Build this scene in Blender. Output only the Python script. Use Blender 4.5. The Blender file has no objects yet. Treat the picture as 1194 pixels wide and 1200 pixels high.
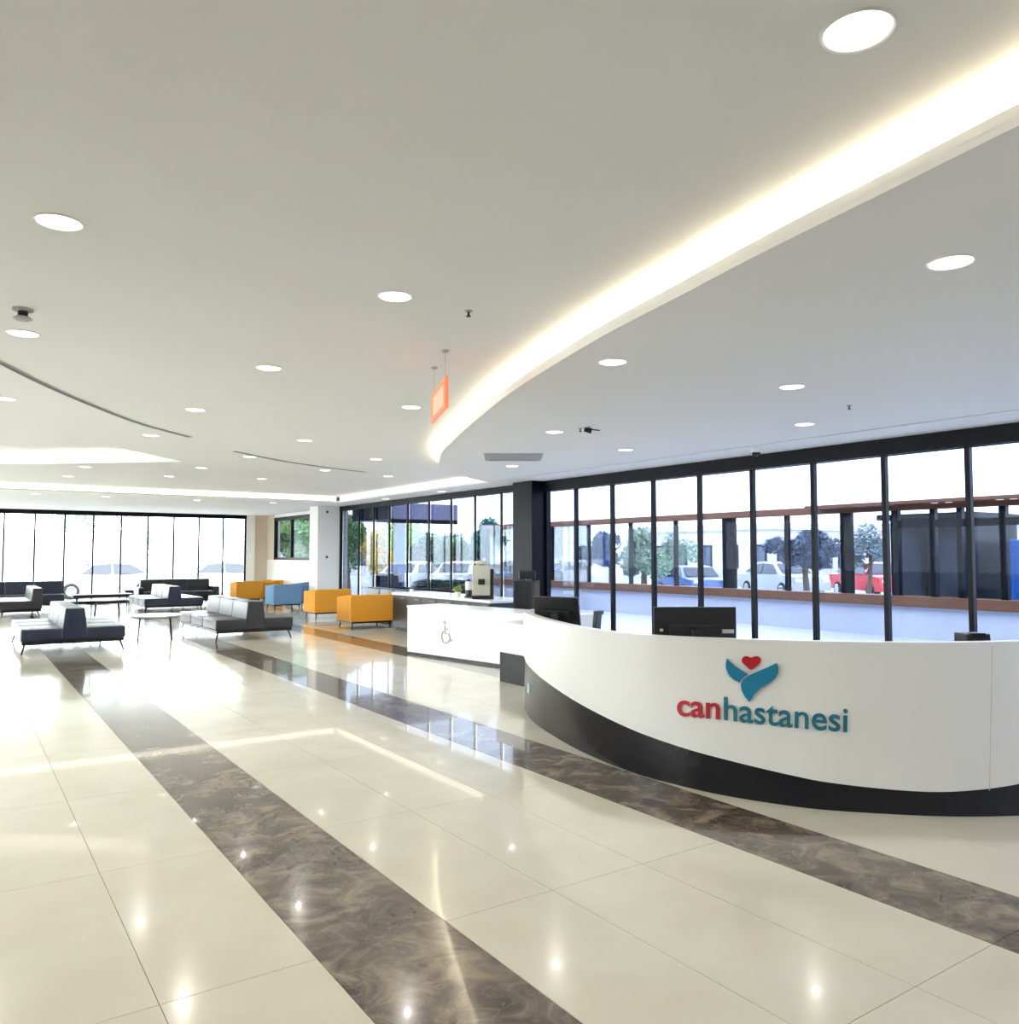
import bpy, bmesh, math, random
from mathutils import Vector, Matrix
from mathutils.geometry import tessellate_polygon
random.seed(7)
S = bpy.context.scene
COL = S.collection

# ------------------------------------------------------------------ camera
F, CX, CY, CAMH = 951.0, 597.0, 600.0, 1.6
PITCH = math.atan(50 / F)
YAW = math.radians(34.3154)
cam_d = bpy.data.cameras.new('camera')
cam_d.sensor_width = 36.0
cam_d.sensor_fit = 'HORIZONTAL'
cam_d.lens = F / 1194 * 36.0
cam_d.clip_start, cam_d.clip_end = 0.05, 500
cam = bpy.data.objects.new('camera', cam_d)
COL.objects.link(cam)
cam.location = (0, 0, CAMH)
cam.rotation_euler = (math.pi / 2 + PITCH, 0, -YAW)
S.camera = cam

# ------------------------------------------------------------------ world, exposure
W = bpy.data.worlds.new('world')
S.world = W
W.use_nodes = True
bg = W.node_tree.nodes['Background']
bg.inputs['Color'].default_value = (0.93, 0.97, 1.0, 1)
bg.inputs['Strength'].default_value = 9.0
vs = S.view_settings
vs.view_transform = 'Standard'
vs.look = 'None'
vs.exposure = 0.46
vs.gamma = 1.0
vs.use_curve_mapping = False
DOWNLIGHT_W, DOWNLIGHT_DIM_W = 30.0, 17.0
LED_E = 30.0

# ------------------------------------------------------------------ pixel helpers (a direction plus a plane)
fh = Vector((math.sin(YAW), math.cos(YAW), 0)); rt = Vector((math.cos(YAW), -math.sin(YAW), 0))
fw = fh * math.cos(PITCH) + Vector((0, 0, 1)) * math.sin(PITCH)
up = rt.cross(fw)
CAM = Vector((0, 0, CAMH))
def ray(px, py): return fw + rt * ((px - CX) / F) - up * ((py - CY) / F)
def atz(px, py, z):
    d = ray(px, py); return CAM + d * ((z - CAMH) / d.z)
def at_depth(px, dep, z=0.0):          # a spot on the ground at a distance along the view
    p = CAM + (fh + rt * ((px - CX) / F)) * dep
    return Vector((p.x, p.y, z))

# ------------------------------------------------------------------ materials
MATS = {}
def principled(name, color, rough=0.5, metal=0.0, spec=0.5, noise=None, bump=None, emit=None, coat=0.0):
    if name in MATS: return MATS[name]
    m = bpy.data.materials.new(name); m.use_nodes = True
    nt = m.node_tree; b = nt.nodes['Principled BSDF']
    b.inputs['Base Color'].default_value = (*color, 1)
    b.inputs['Roughness'].default_value = rough
    b.inputs['Metallic'].default_value = metal
    b.inputs['Specular IOR Level'].default_value = spec
    b.inputs['Coat Weight'].default_value = coat
    tc = nt.nodes.new('ShaderNodeTexCoord')
    if noise:                          # (scale, amount): slight mottling of the base colour
        n = nt.nodes.new('ShaderNodeTexNoise'); n.inputs['Scale'].default_value = noise[0]; n.inputs['Detail'].default_value = 4
        r = nt.nodes.new('ShaderNodeValToRGB')
        k = noise[1]
        r.color_ramp.elements[0].position, r.color_ramp.elements[1].position = 0.3, 0.7
        r.color_ramp.elements[0].color = (*[c * (1 - k) for c in color], 1)
        r.color_ramp.elements[1].color = (*[min(1, c * (1 + k)) for c in color], 1)
        nt.links.new(tc.outputs['Object'], n.inputs['Vector']); nt.links.new(n.outputs['Fac'], r.inputs['Fac'])
        nt.links.new(r.outputs['Color'], b.inputs['Base Color'])
    if bump:
        n = nt.nodes.new('ShaderNodeTexNoise'); n.inputs['Scale'].default_value = bump[0]
        bp = nt.nodes.new('ShaderNodeBump'); bp.inputs['Strength'].default_value = bump[1]; bp.inputs['Distance'].default_value = 0.01
        nt.links.new(tc.outputs['Object'], n.inputs['Vector']); nt.links.new(n.outputs['Fac'], bp.inputs['Height'])
        nt.links.new(bp.outputs['Normal'], b.inputs['Normal'])
    if emit:
        b.inputs['Emission Color'].default_value = (*emit[0], 1); b.inputs['Emission Strength'].default_value = emit[1]
    MATS[name] = m
    return m

def glass(name, tint, refl=1.0):
    m = bpy.data.materials.new(name); m.use_nodes = True
    nt = m.node_tree; nt.nodes.clear()
    o = nt.nodes.new('ShaderNodeOutputMaterial'); mx = nt.nodes.new('ShaderNodeMixShader')
    t = nt.nodes.new('ShaderNodeBsdfTransparent'); g = nt.nodes.new('ShaderNodeBsdfGlossy'); f = nt.nodes.new('ShaderNodeFresnel')
    mul = nt.nodes.new('ShaderNodeMath'); mul.operation = 'MULTIPLY'; mul.inputs[1].default_value = refl
    t.inputs['Color'].default_value = (*tint, 1); g.inputs['Roughness'].default_value = 0.02; f.inputs['IOR'].default_value = 1.3
    nt.links.new(f.outputs[0], mul.inputs[0]); nt.links.new(mul.outputs[0], mx.inputs[0])
    nt.links.new(t.outputs[0], mx.inputs[1]); nt.links.new(g.outputs[0], mx.inputs[2]); nt.links.new(mx.outputs[0], o.inputs[0])
    return m

def cream_tile():
    m = principled('polished_cream_tile', (0.66, 0.62, 0.50), 0.15, spec=0.32, coat=0.38)
    m.node_tree.nodes['Principled BSDF'].inputs['Coat Roughness'].default_value = 0.025
    nt = m.node_tree; b = nt.nodes['Principled BSDF']
    tc = nt.nodes.new('ShaderNodeTexCoord'); n = nt.nodes.new('ShaderNodeTexNoise'); n.inputs['Scale'].default_value = 2.2; n.inputs['Detail'].default_value = 5
    oi = nt.nodes.new('ShaderNodeObjectInfo'); add = nt.nodes.new('ShaderNodeVectorMath'); add.operation = 'ADD'
    r = nt.nodes.new('ShaderNodeValToRGB')
    r.color_ramp.elements[0].position, r.color_ramp.elements[1].position = 0.3, 0.72
    r.color_ramp.elements[0].color = (0.64, 0.605, 0.475, 1); r.color_ramp.elements[1].color = (0.71, 0.68, 0.555, 1)
    nt.links.new(tc.outputs['Object'], add.inputs[0]); nt.links.new(oi.outputs['Location'], add.inputs[1])
    nt.links.new(add.outputs[0], n.inputs['Vector']); nt.links.new(n.outputs['Fac'], r.inputs['Fac']); nt.links.new(r.outputs['Color'], b.inputs['Base Color'])
    return m

def brown_marble():
    m = principled('polished_brown_marble', (0.16, 0.12, 0.09), 0.15, spec=0.32, coat=0.38)
    m.node_tree.nodes['Principled BSDF'].inputs['Coat Roughness'].default_value = 0.025
    nt = m.node_tree; b = nt.nodes['Principled BSDF']; L = nt.links.new
    tc = nt.nodes.new('ShaderNodeTexCoord'); oi = nt.nodes.new('ShaderNodeObjectInfo'); add = nt.nodes.new('ShaderNodeVectorMath'); add.operation = 'ADD'
    L(tc.outputs['Object'], add.inputs[0]); L(oi.outputs['Location'], add.inputs[1])
    n1 = nt.nodes.new('ShaderNodeTexNoise'); n1.inputs['Scale'].default_value = 4.5; n1.inputs['Detail'].default_value = 10; n1.inputs['Roughness'].default_value = 0.62; n1.inputs['Distortion'].default_value = 0.9
    r1 = nt.nodes.new('ShaderNodeValToRGB')
    e = r1.color_ramp.elements
    e[0].position, e[0].color = 0.36, (0.062, 0.046, 0.036, 1); e[1].position, e[1].color = 0.66, (0.30, 0.245, 0.165, 1)
    x = e.new(0.5); x.color = (0.135, 0.105, 0.08, 1)
    L(add.outputs[0], n1.inputs['Vector']); L(n1.outputs['Fac'], r1.inputs['Fac'])
    n2 = nt.nodes.new('ShaderNodeTexNoise'); n2.inputs['Scale'].default_value = 4.0; n2.inputs['Detail'].default_value = 3
    mixv = nt.nodes.new('ShaderNodeMix'); mixv.data_type = 'VECTOR'; mixv.inputs['Factor'].default_value = 0.45
    L(add.outputs[0], n2.inputs['Vector']); L(add.outputs[0], mixv.inputs[4]); L(n2.outputs['Color'], mixv.inputs[5])
    v = nt.nodes.new('ShaderNodeTexVoronoi'); v.feature = 'DISTANCE_TO_EDGE'; v.inputs['Scale'].default_value = 5.0
    L(mixv.outputs[1], v.inputs['Vector'])
    r2 = nt.nodes.new('ShaderNodeValToRGB'); r2.color_ramp.elements[0].color = (1, 1, 1, 1); r2.color_ramp.elements[1].position = 0.025; r2.color_ramp.elements[1].color = (0, 0, 0, 1)
    L(v.outputs['Distance'], r2.inputs['Fac'])
    n3 = nt.nodes.new('ShaderNodeTexNoise'); n3.inputs['Scale'].default_value = 2.5
    L(add.outputs[0], n3.inputs['Vector'])
    mm = nt.nodes.new('ShaderNodeMath'); mm.operation = 'MULTIPLY'; L(r2.outputs['Color'], mm.inputs[0]); L(n3.outputs['Fac'], mm.inputs[1])
    mix = nt.nodes.new('ShaderNodeMix'); mix.data_type = 'RGBA'; L(mm.outputs[0], mix.inputs['Factor']); L(r1.outputs['Color'], mix.inputs[6])
    mix.inputs[7].default_value = (0.27, 0.22, 0.16, 1); L(mix.outputs[2], b.inputs['Base Color'])
    return m

def wood():
    m = principled('outdoor_wood', (0.30, 0.12, 0.05), 0.45)
    nt = m.node_tree; b = nt.nodes['Principled BSDF']; L = nt.links.new
    tc = nt.nodes.new('ShaderNodeTexCoord'); mp = nt.nodes.new('ShaderNodeMapping'); mp.inputs['Scale'].default_value = (14, 1.2, 14)
    n = nt.nodes.new('ShaderNodeTexNoise'); n.inputs['Scale'].default_value = 2; n.inputs['Detail'].default_value = 6
    r = nt.nodes.new('ShaderNodeValToRGB'); r.color_ramp.elements[0].color = (0.09, 0.035, 0.016, 1); r.color_ramp.elements[1].color = (0.21, 0.09, 0.038, 1)
    L(tc.outputs['Object'], mp.inputs[0]); L(mp.outputs[0], n.inputs['Vector']); L(n.outputs['Fac'], r.inputs['Fac']); L(r.outputs['Color'], b.inputs['Base Color'])
    return m

def emission(name, color, strength):
    m = bpy.data.materials.new(name); m.use_nodes = True
    nt = m.node_tree; nt.nodes.clear()
    o = nt.nodes.new('ShaderNodeOutputMaterial'); e = nt.nodes.new('ShaderNodeEmission')
    e.inputs[0].default_value = (*color, 1); e.inputs[1].default_value = strength
    nt.links.new(e.outputs[0], o.inputs[0])
    return m

M = dict(
    tile=cream_tile(), marble=brown_marble(), wood=wood(),
    grout=principled('grout', (0.50, 0.47, 0.38), 0.8),
    ceil=principled('ceiling_paint', (0.88, 0.875, 0.86), 0.85, noise=(0.6, 0.015)),
    wall=principled('wall_paint', (0.87, 0.86, 0.82), 0.7, noise=(0.8, 0.02)),
    beige=principled('beige_paint', (0.66, 0.58, 0.46), 0.7, noise=(0.8, 0.02)),
    frame=principled('dark_window_frame', (0.005, 0.006, 0.009), 0.4, spec=0.15, noise=(3, 0.15)),
    glass_tint=glass('tinted_facade_glass', (0.48, 0.52, 0.61), 0.22),
    glass_street=glass('street_facade_glass', (0.44, 0.48, 0.54), 0.3),
    glass_clear=glass('clear_glass', (0.96, 0.98, 0.97), 0.8),
    desk_white=principled('white_desk_laminate', (0.83, 0.825, 0.80), 0.28, noise=(1.2, 0.01)),
    desk_black=principled('black_desk_laminate', (0.010, 0.0095, 0.013), 0.26, spec=0.35, noise=(2, 0.1)),
    red=principled('logo_red', (0.48, 0.008, 0.022), 0.35, noise=(4, 0.03)),
    teal=principled('logo_teal', (0.008, 0.20, 0.36), 0.35, noise=(4, 0.03)),
    teal_text=principled('lettering_teal', (0.012, 0.17, 0.24), 0.35, noise=(4, 0.03)),
    grey_mark=principled('grey_mark', (0.42, 0.42, 0.44), 0.5),
    black_plastic=principled('black_plastic', (0.014, 0.014, 0.016), 0.38, noise=(6, 0.1)),
    screen=principled('dark_screen', (0.01, 0.011, 0.014), 0.12),
    pale_mark=principled('pale_mark', (0.62, 0.62, 0.62), 0.5),
    navy=principled('navy_leather', (0.016, 0.022, 0.046), 0.36, noise=(6, 0.12), bump=(60, 0.08)),
    charcoal=principled('charcoal_leather', (0.026, 0.026, 0.028), 0.36, noise=(6, 0.12), bump=(60, 0.08)),
    blackl=principled('black_leather', (0.014, 0.014, 0.018), 0.36, noise=(6, 0.12), bump=(60, 0.08)),
    yellow=principled('yellow_fabric', (0.70, 0.30, 0.020), 0.8, noise=(30, 0.08)),
    orange=principled('orange_fabric', (0.62, 0.22, 0.015), 0.8, noise=(30, 0.08)),
    bluefab=principled('blue_fabric', (0.13, 0.25, 0.42), 0.8, noise=(30, 0.08)),
    metal_dark=principled('dark_metal', (0.02, 0.02, 0.022), 0.35, metal=0.6, noise=(5, 0.1)),
    chrome=principled('chrome', (0.6, 0.6, 0.62), 0.2, metal=1.0),
    white_top=principled('white_table_top', (0.86, 0.86, 0.85), 0.15, noise=(2, 0.01)),
    white_metal=principled('white_metal', (0.82, 0.82, 0.80), 0.4, noise=(4, 0.02)),
    lens=emission('downlight_lens', (1.0, 0.97, 0.91), 3.0),
    led=emission('warm_led', (1.0, 0.86, 0.62), LED_E),
    ledt=emission('tray_led', (1.0, 0.92, 0.76), 1.5),
    ledw=emission('soft_led', (1.0, 0.92, 0.76), 2.6),
    slot=principled('slot_shadow', (0.10, 0.10, 0.10), 0.6),
    vent=principled('vent_grey', (0.45, 0.45, 0.47), 0.6),
    sign_red=principled('sign_orange_red', (0.80, 0.20, 0.08), 0.4, emit=((0.9, 0.24, 0.10), 0.45)),
    sign_pale=principled('sign_pale', (0.85, 0.45, 0.32), 0.4, emit=((1.0, 0.5, 0.35), 0.4)),
    asphalt=principled('street_paving', (0.42, 0.43, 0.45), 0.9, noise=(0.4, 0.12)),
    terrace=principled('terrace_stone', (0.52, 0.53, 0.56), 0.5, noise=(0.9, 0.06)),
    parapet=principled('parapet_paint', (0.52, 0.55, 0.62), 0.8, noise=(0.7, 0.04)),
    trunk=principled('bark', (0.11, 0.08, 0.06), 0.9, noise=(8, 0.3)),
    palebark=principled('pale_bark', (0.40, 0.36, 0.31), 0.9, noise=(8, 0.2)),
    rubber=principled('tyre', (0.02, 0.02, 0.02), 0.8),
    carglass=principled('car_glass', (0.03, 0.04, 0.06), 0.06),
    beige_metal=principled('beige_metal', (0.62, 0.58, 0.46), 0.35, noise=(4, 0.04)),
    pot=principled('pot', (0.75, 0.72, 0.62), 0.5),
    blue_panel=principled('blue_panel', (0.02, 0.12, 0.42), 0.4, noise=(1.5, 0.1)),
    reflected_ceil=principled('canopy_panel', (0.14, 0.13, 0.24), 0.5, noise=(1, 0.08)),
    building=principled('building_render', (0.62, 0.60, 0.58), 0.9, noise=(0.3, 0.06)),
    bwin=principled('far_window', (0.08, 0.10, 0.14), 0.15),
    concrete=principled('concrete', (0.45, 0.44, 0.43), 0.9, noise=(0.6, 0.06)),
)
def leafmat(name, c): return principled(name, c, 0.7, noise=(1.2, 0.35))
def paint(name, c): return principled(name, c, 0.25, coat=0.6)

# ------------------------------------------------------------------ mesh helpers
def obj(name, bm, mat, parent=None, smooth=False, loc=None, rotz=0.0):
    me = bpy.data.meshes.new(name)
    bmesh.ops.recalc_face_normals(bm, faces=bm.faces[:])
    bm.to_mesh(me); bm.free()
    if smooth:
        for p in me.polygons: p.use_smooth = True
        try: me.set_sharp_from_angle(angle=math.radians(38))
        except Exception: pass
    me.materials.append(mat)
    o = bpy.data.objects.new(name, me); COL.objects.link(o)
    if parent is not None: o.parent = parent
    if loc is not None: o.location = loc
    o.rotation_euler.z = rotz
    return o
def inst(name, me, parent, loc=(0, 0, 0), rotz=0.0):
    o = bpy.data.objects.new(name, me); COL.objects.link(o); o.parent = parent; o.location = loc; o.rotation_euler.z = rotz
    return o
def tag(o, label, cat, group=None):
    o['label'] = label; o['category'] = cat
    if group: o['group'] = group
    return o
def thing(name, label, cat, loc=(0, 0, 0), rotz=0.0, group=None):
    o = bpy.data.objects.new(name, None); COL.objects.link(o)
    o.empty_display_size = 0.1; o.location = loc; o.rotation_euler = (0, 0, rotz)
    return tag(o, label, cat, group)
def struct(name, bm, mat, parent=None, label=None, smooth=False):
    o = obj(name, bm, mat, parent, smooth)
    if parent is None: o['kind'] = 'structure'
    if label: o['label'] = label
    return o
def sempty(name, label=None):
    o = bpy.data.objects.new(name, None); COL.objects.link(o); o.empty_display_size = 0.1; o['kind'] = 'structure'
    if label: o['label'] = label
    return o
def copy_tree(o, parent=None):
    c = o.copy(); COL.objects.link(c); c.parent = parent
    for ch in o.children: copy_tree(ch, c)
    return c

def NB(): return bmesh.new()
def box(bm, lo, hi, bev=0.0, seg=2):
    lo, hi = Vector(lo), Vector(hi)
    r = bmesh.ops.create_cube(bm, size=1.0)
    c, s = (lo + hi) / 2, hi - lo
    for v in r['verts']: v.co = Vector((v.co.x * s.x, v.co.y * s.y, v.co.z * s.z)) + c
    if bev > 0:
        es = list({e for v in r['verts'] for e in v.link_edges})
        bmesh.ops.bevel(bm, geom=es, offset=bev, segments=seg, profile=0.6, affect='EDGES')
    return bm
def B(lo, hi, bev=0.0, seg=2): return box(NB(), lo, hi, bev, seg)
def prism(bm, poly, z0, z1):
    n = len(poly)
    lo = [bm.verts.new((p[0], p[1], z0)) for p in poly]; hi = [bm.verts.new((p[0], p[1], z1)) for p in poly]
    tri = tessellate_polygon([[Vector((p[0], p[1], 0)) for p in poly]])
    for a, b_, c in tri:
        bm.faces.new((lo[a], lo[b_], lo[c])); bm.faces.new((hi[a], hi[b_], hi[c]))
    for i in range(n): bm.faces.new((lo[i], lo[(i + 1) % n], hi[(i + 1) % n], hi[i]))
    return bm
def xprism(bm, poly, x0, x1):           # polygon in (y, z), pushed along x
    n = len(poly)
    lo = [bm.verts.new((x0, p[0], p[1])) for p in poly]; hi = [bm.verts.new((x1, p[0], p[1])) for p in poly]
    tri = tessellate_polygon([[Vector((p[0], p[1], 0)) for p in poly]])
    for a, b_, c in tri:
        bm.faces.new((lo[a], lo[b_], lo[c])); bm.faces.new((hi[a], hi[b_], hi[c]))
    for i in range(n): bm.faces.new((lo[i], lo[(i + 1) % n], hi[(i + 1) % n], hi[i]))
    return bm
def tube(bm, pts, r, seg=8, cap=True):
    pts = [Vector(p) for p in pts]; rs = r if isinstance(r, (list, tuple)) else [r] * len(pts)
    rings = []
    for i, p in enumerate(pts):
        d = (pts[min(i + 1, len(pts) - 1)] - pts[max(i - 1, 0)]).normalized()
        a = d.cross(Vector((0, 0, 1))) if abs(d.z) < 0.95 else d.cross(Vector((1, 0, 0)))
        a.normalize(); b_ = d.cross(a).normalized()
        rings.append([bm.verts.new(p + (a * math.cos(2 * math.pi * k / seg) + b_ * math.sin(2 * math.pi * k / seg)) * rs[i]) for k in range(seg)])
    for i in range(len(rings) - 1):
        for k in range(seg): bm.faces.new((rings[i][k], rings[i][(k + 1) % seg], rings[i + 1][(k + 1) % seg], rings[i + 1][k]))
    if cap: bm.faces.new(rings[0]); bm.faces.new(rings[-1])
    return bm
def lathe(bm, prof, seg=24, c=(0, 0, 0)):
    c = Vector(c); rings = []
    for r, z in prof:
        if r < 1e-5: rings.append([bm.verts.new(c + Vector((0, 0, z)))])
        else: rings.append([bm.verts.new(c + Vector((r * math.cos(2 * math.pi * k / seg), r * math.sin(2 * math.pi * k / seg), z))) for k in range(seg)])
    for a, b_ in zip(rings, rings[1:]):
        for k in range(seg):
            q = [a[k % len(a)], a[(k + 1) % len(a)], b_[(k + 1) % len(b_)], b_[k % len(b_)]]
            u = []
            for v in q:
                if v not in u: u.append(v)
            if len(u) > 2:
                try: bm.faces.new(u)
                except ValueError: pass
    return bm
def cat_curve(P, n=8):
    P = [Vector(p) for p in P]; P = [2 * P[0] - P[1]] + P + [2 * P[-1] - P[-2]]
    out = []
    for i in range(1, len(P) - 2):
        a, b_, c, d = P[i - 1:i + 3]
        for k in range(n):
            t = k / n
            out.append(0.5 * (2 * b_ + (c - a) * t + (2 * a - 5 * b_ + 4 * c - d) * t * t + (3 * b_ - a - 3 * c + d) * t ** 3))
    out.append(P[-2])
    return out
def offset_poly(pts, d):                # shift an open 2-d line sideways (left of its direction is +)
    out = []
    for i, p in enumerate(pts):
        t = (pts[min(i + 1, len(pts) - 1)] - pts[max(i - 1, 0)]); t = Vector((t.x, t.y)).normalized()
        out.append(Vector((p.x - t.y * d, p.y + t.x * d)))
    return out
def ribbon(bm, a, za0, za1, b_=None):   # closed strip between line a and line b_, from za0 to za1
    n = len(a)
    v = [[bm.verts.new((p.x, p.y, z)) for p in l] for l in (a, b_) for z in (za0, za1)]
    al, ah, bl, bh = v
    for i in range(n - 1):
        bm.faces.new((al[i], al[i + 1], ah[i + 1], ah[i])); bm.faces.new((bl[i], bl[i + 1], bh[i + 1], bh[i]))
        bm.faces.new((al[i], al[i + 1], bl[i + 1], bl[i])); bm.faces.new((ah[i], ah[i + 1], bh[i + 1], bh[i]))
    bm.faces.new((al[0], ah[0], bh[0], bl[0])); bm.faces.new((al[-1], ah[-1], bh[-1], bl[-1]))
    return bm

# ================================================================== the setting
XW, YB, ZC, ZD = 9.5, 29.75, 3.2, 3.03        # window wall, back wall, main ceiling, lower ceiling
XL, YF = -5.0, -4.0

# ---- floor of large tiles; two tones
floor = struct('floor', B((XL, YF, -0.12), (XW, YB, -0.006)), M['grout'], label='polished cream floor with brown marble bands')
TW, TL, G = 0.585, 1.45, 0.003
def tile_mesh(name, mat, w, l):
    bm = B((G / 2, G / 2, -0.02), (w - G / 2, l - G / 2, 0.0))
    me = bpy.data.meshes.new(name); bm.to_mesh(me); bm.free(); me.materials.append(mat); return me
me_c = tile_mesh('tile', M['tile'], TW, TL)
me_m = tile_mesh('marble_tile', M['marble'], TW, TL * 3)
far_c, far_m = NB(), NB()
def seen(x, y):
    a = math.degrees(math.atan2(x, y)) if y > 0 else 999
    return y > 0.8 and -1 < a < 70
for n in range(-11, 15):
    x0 = 1.234 + n * TW
    strip = n % 4 == 0
    L_ = TL * 3 if strip else TL
    k0 = -3 if strip else -4
    y0 = (6.06 - 3 * L_) if strip else (6.06 - 8 * TL)
    k = 0
    while y0 < YB:
        y1 = min(y0 + L_, YB); x1 = min(x0 + TW, XW); xa = max(x0, XL)
        near = any(seen(x, y) for x in (xa, x1) for y in (y0, y1, (y0 + y1) / 2)) and y0 < 21
        if y0 >= YF - L_ and x1 > xa:
            ya = max(y0, YF)
            whole = x1 - xa > TW - 1e-6 and y1 - ya > L_ - 1e-6
            if near and whole:
                inst('marble_tile' if strip else 'tile', me_m if strip else me_c, floor, (xa, y0, 0))
            elif near:
                obj('marble_tile' if strip else 'tile', B((G / 2, G / 2, -0.02), (x1 - xa - G / 2, y1 - ya - G / 2, 0)), M['marble'] if strip else M['tile'], floor, loc=(xa, ya, 0))
            else:
                box(far_m if strip else far_c, (xa + G / 2, ya + G / 2, -0.02), (x1 - G / 2, y1 - G / 2, 0))
        y0 += L_
o = obj('distant_tile', far_c, M['tile'], floor); o['kind'] = 'stuff'
o = obj('distant_marble_tile', far_m, M['marble'], floor); o['kind'] = 'stuff'

# ---- main ceiling with a lens-shaped raised tray
tray_near = cat_curve([(-4.6, 9.2), (-2.2, 9.9), (0.41, 11.69), (1.48, 12.78), (3.2, 14.66)], 8)
tray_far = cat_curve([(3.2, 14.66), (1.85, 15.9), (0.61, 16.9), (-2.0, 18.2), (-4.6, 18.9)], 8)
tray = [Vector((p.x, p.y)) for p in tray_near + tray_far[1:]]
outer = [Vector(p) for p in ((XL, YF), (XW, YF), (XW, YB), (XL, YB))]
bm = NB()
loops = [[Vector((p.x, p.y, 0)) for p in outer], [Vector((p.x, p.y, 0)) for p in tray]]
flat = loops[0] + loops[1]
vv = [bm.verts.new((p.x, p.y, ZC)) for p in flat]
for t in tessellate_polygon(loops):
    try: bm.faces.new([vv[i] for i in t])
    except ValueError: pass
ceiling = struct('ceiling', bm, M['ceil'], label='white plaster ceiling with recessed downlights')
bm = NB()
lo = [bm.verts.new((p.x, p.y, ZC)) for p in tray]; hi = [bm.verts.new((p.x, p.y, ZC + 0.24)) for p in tray]
for i in range(len(tray)):
    j = (i + 1) % len(tray); bm.faces.new((lo[i], lo[j], hi[j], hi[i]))
for t in tessellate_polygon([[Vector((p.x, p.y, 0)) for p in tray]]): bm.faces.new([hi[i] for i in t])
struct('ceiling_tray', bm, M['ceil'], label='raised lens-shaped ceiling recess with hidden light')
struct('roof', B((XL - 0.3, YF - 0.3, 3.5), (XW + 0.25, YB + 0.3, 3.75)), M['concrete'])  # unseen slab added to keep sky light from leaking in above the ceilings
def led_line(name, label, line, z, h, mat, cat='light', setback=0.07, w=0.03):
    a = offset_poly(line, setback); b_ = offset_poly(line, setback + w)
    t = tag(obj(name, ribbon(NB(), a, z, z + h, b_), mat), label, cat)
    return t

# ---- lower curved ceiling above the reception desk, with lit edge
edge = cat_curve([(2.62, -4.0), (2.62, -1.6), (2.72, 0.2), (2.889, 1.218), (2.99, 1.75), (3.13, 2.5), (3.27, 3.12), (3.49, 4.1), (3.96, 5.7), (4.48, 7.13),
                  (5.12, 8.75), (5.68, 10.05), (6.44, 11.4), (7.2, 12.3), (8.0, 13.0), (8.58, 13.37)], 8)
edge = [Vector((p.x, p.y)) for p in edge]
def slab(name, poly, z0, z1, mat, label=None):
    return struct(name, prism(NB(), poly, z0, z1), mat, label=label)
drop = slab('ceiling_lowered', edge + [Vector((8.59, 13.4)), Vector((8.59, -4.0))], ZD, ZD + 0.035, M['ceil'], 'lowered curved ceiling over the reception desk')
lipa, lipb = edge, offset_poly(edge, -0.015)
struct('lip', ribbon(NB(), lipa, ZD + 0.03, ZD + 0.075, lipb), M['ceil'], drop)
struct('gap_shade', B((8.55, -4.0, ZD + 0.0355), (8.70, 13.4, ZD + 0.0395)), M['slot'], drop)  # dark strip laid over the gap in place of its own shade
# ---- perimeter soffit along the windows and the back wall
soff = [Vector(p) for p in ((8.66, YF), (XW, YF), (XW, YB), (XL, YB), (XL, 21.0), (8.66, 21.0))]
soffit = slab('ceiling_soffit', soff, ZD, ZD + 0.035, M['ceil'], 'lower white soffit along windows')
sl = [Vector((XL, 21.0)), Vector((8.66, 21.0)), Vector((8.66, 13.45))]
struct('lip', ribbon(NB(), [Vector((XL, 21.0)), Vector((8.66, 21.0))], ZD + 0.03, ZD + 0.04, [Vector((XL, 21.015)), Vector((8.675, 21.015))]), M['ceil'], soffit)
struct('lip', ribbon(NB(), [Vector((8.66, 13.42)), Vector((8.66, 21.0))], ZD + 0.03, ZD + 0.04, [Vector((8.675, 13.42)), Vector((8.675, 21.015))]), M['ceil'], soffit)
led_line('led_strip', 'warm glowing light strip along the curved edge of lowered ceiling', edge, ZD + 0.04, 0.03, M['led'], setback=-0.06)
led_line('led_strip', 'glowing light strip along soffit in front of back windows', [Vector((XL + 0.1, 21.0)), Vector((8.6, 21.0))], ZD + 0.036, 0.12, M['ledw'], setback=0.03)
led_line('led_strip', 'glowing light strip along soffit beside the street windows', [Vector((8.66, 21.0)), Vector((8.66, 13.5))], ZD + 0.036, 0.12, M['ledw'], setback=0.03)
tf = [Vector((p.x, p.y)) for p in tray_far[2:-2]]
led_line('led_strip', 'glowing light strip along the far rim of lens-shaped recess', tf, ZC + 0.04, 0.14, M['ledt'], setback=0.04)

# ---- walls
struct('wall_left', B((XL - 0.25, YF, 0), (XL, 6.0, 3.5)), M['wall'])
struct('wall_front', B((XL, YF - 0.25, 0), (XW, YF, 3.5)), M['wall'])
struct('wall_left_header', B((XL - 0.25, 6.0, 2.83), (XL, YB, 3.5)), M['wall'])
struct('wall_right_header', B((XW, YF, ZD), (XW + 0.2, YB, 3.5)), M['wall'])
bk = struct('wall_back', B((8.72, YB, 0), (XW + 0.2, YB + 0.25, 3.5)), M['beige'], label='cream end wall beside back windows')
struct('pilaster', B((8.72, YB - 0.07, 0), (9.02, YB, ZD)), M['wall'], bk)
struct('wall_back_header', B((XL, YB, ZD), (8.72, YB + 0.25, 3.5)), M['wall'])
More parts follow.
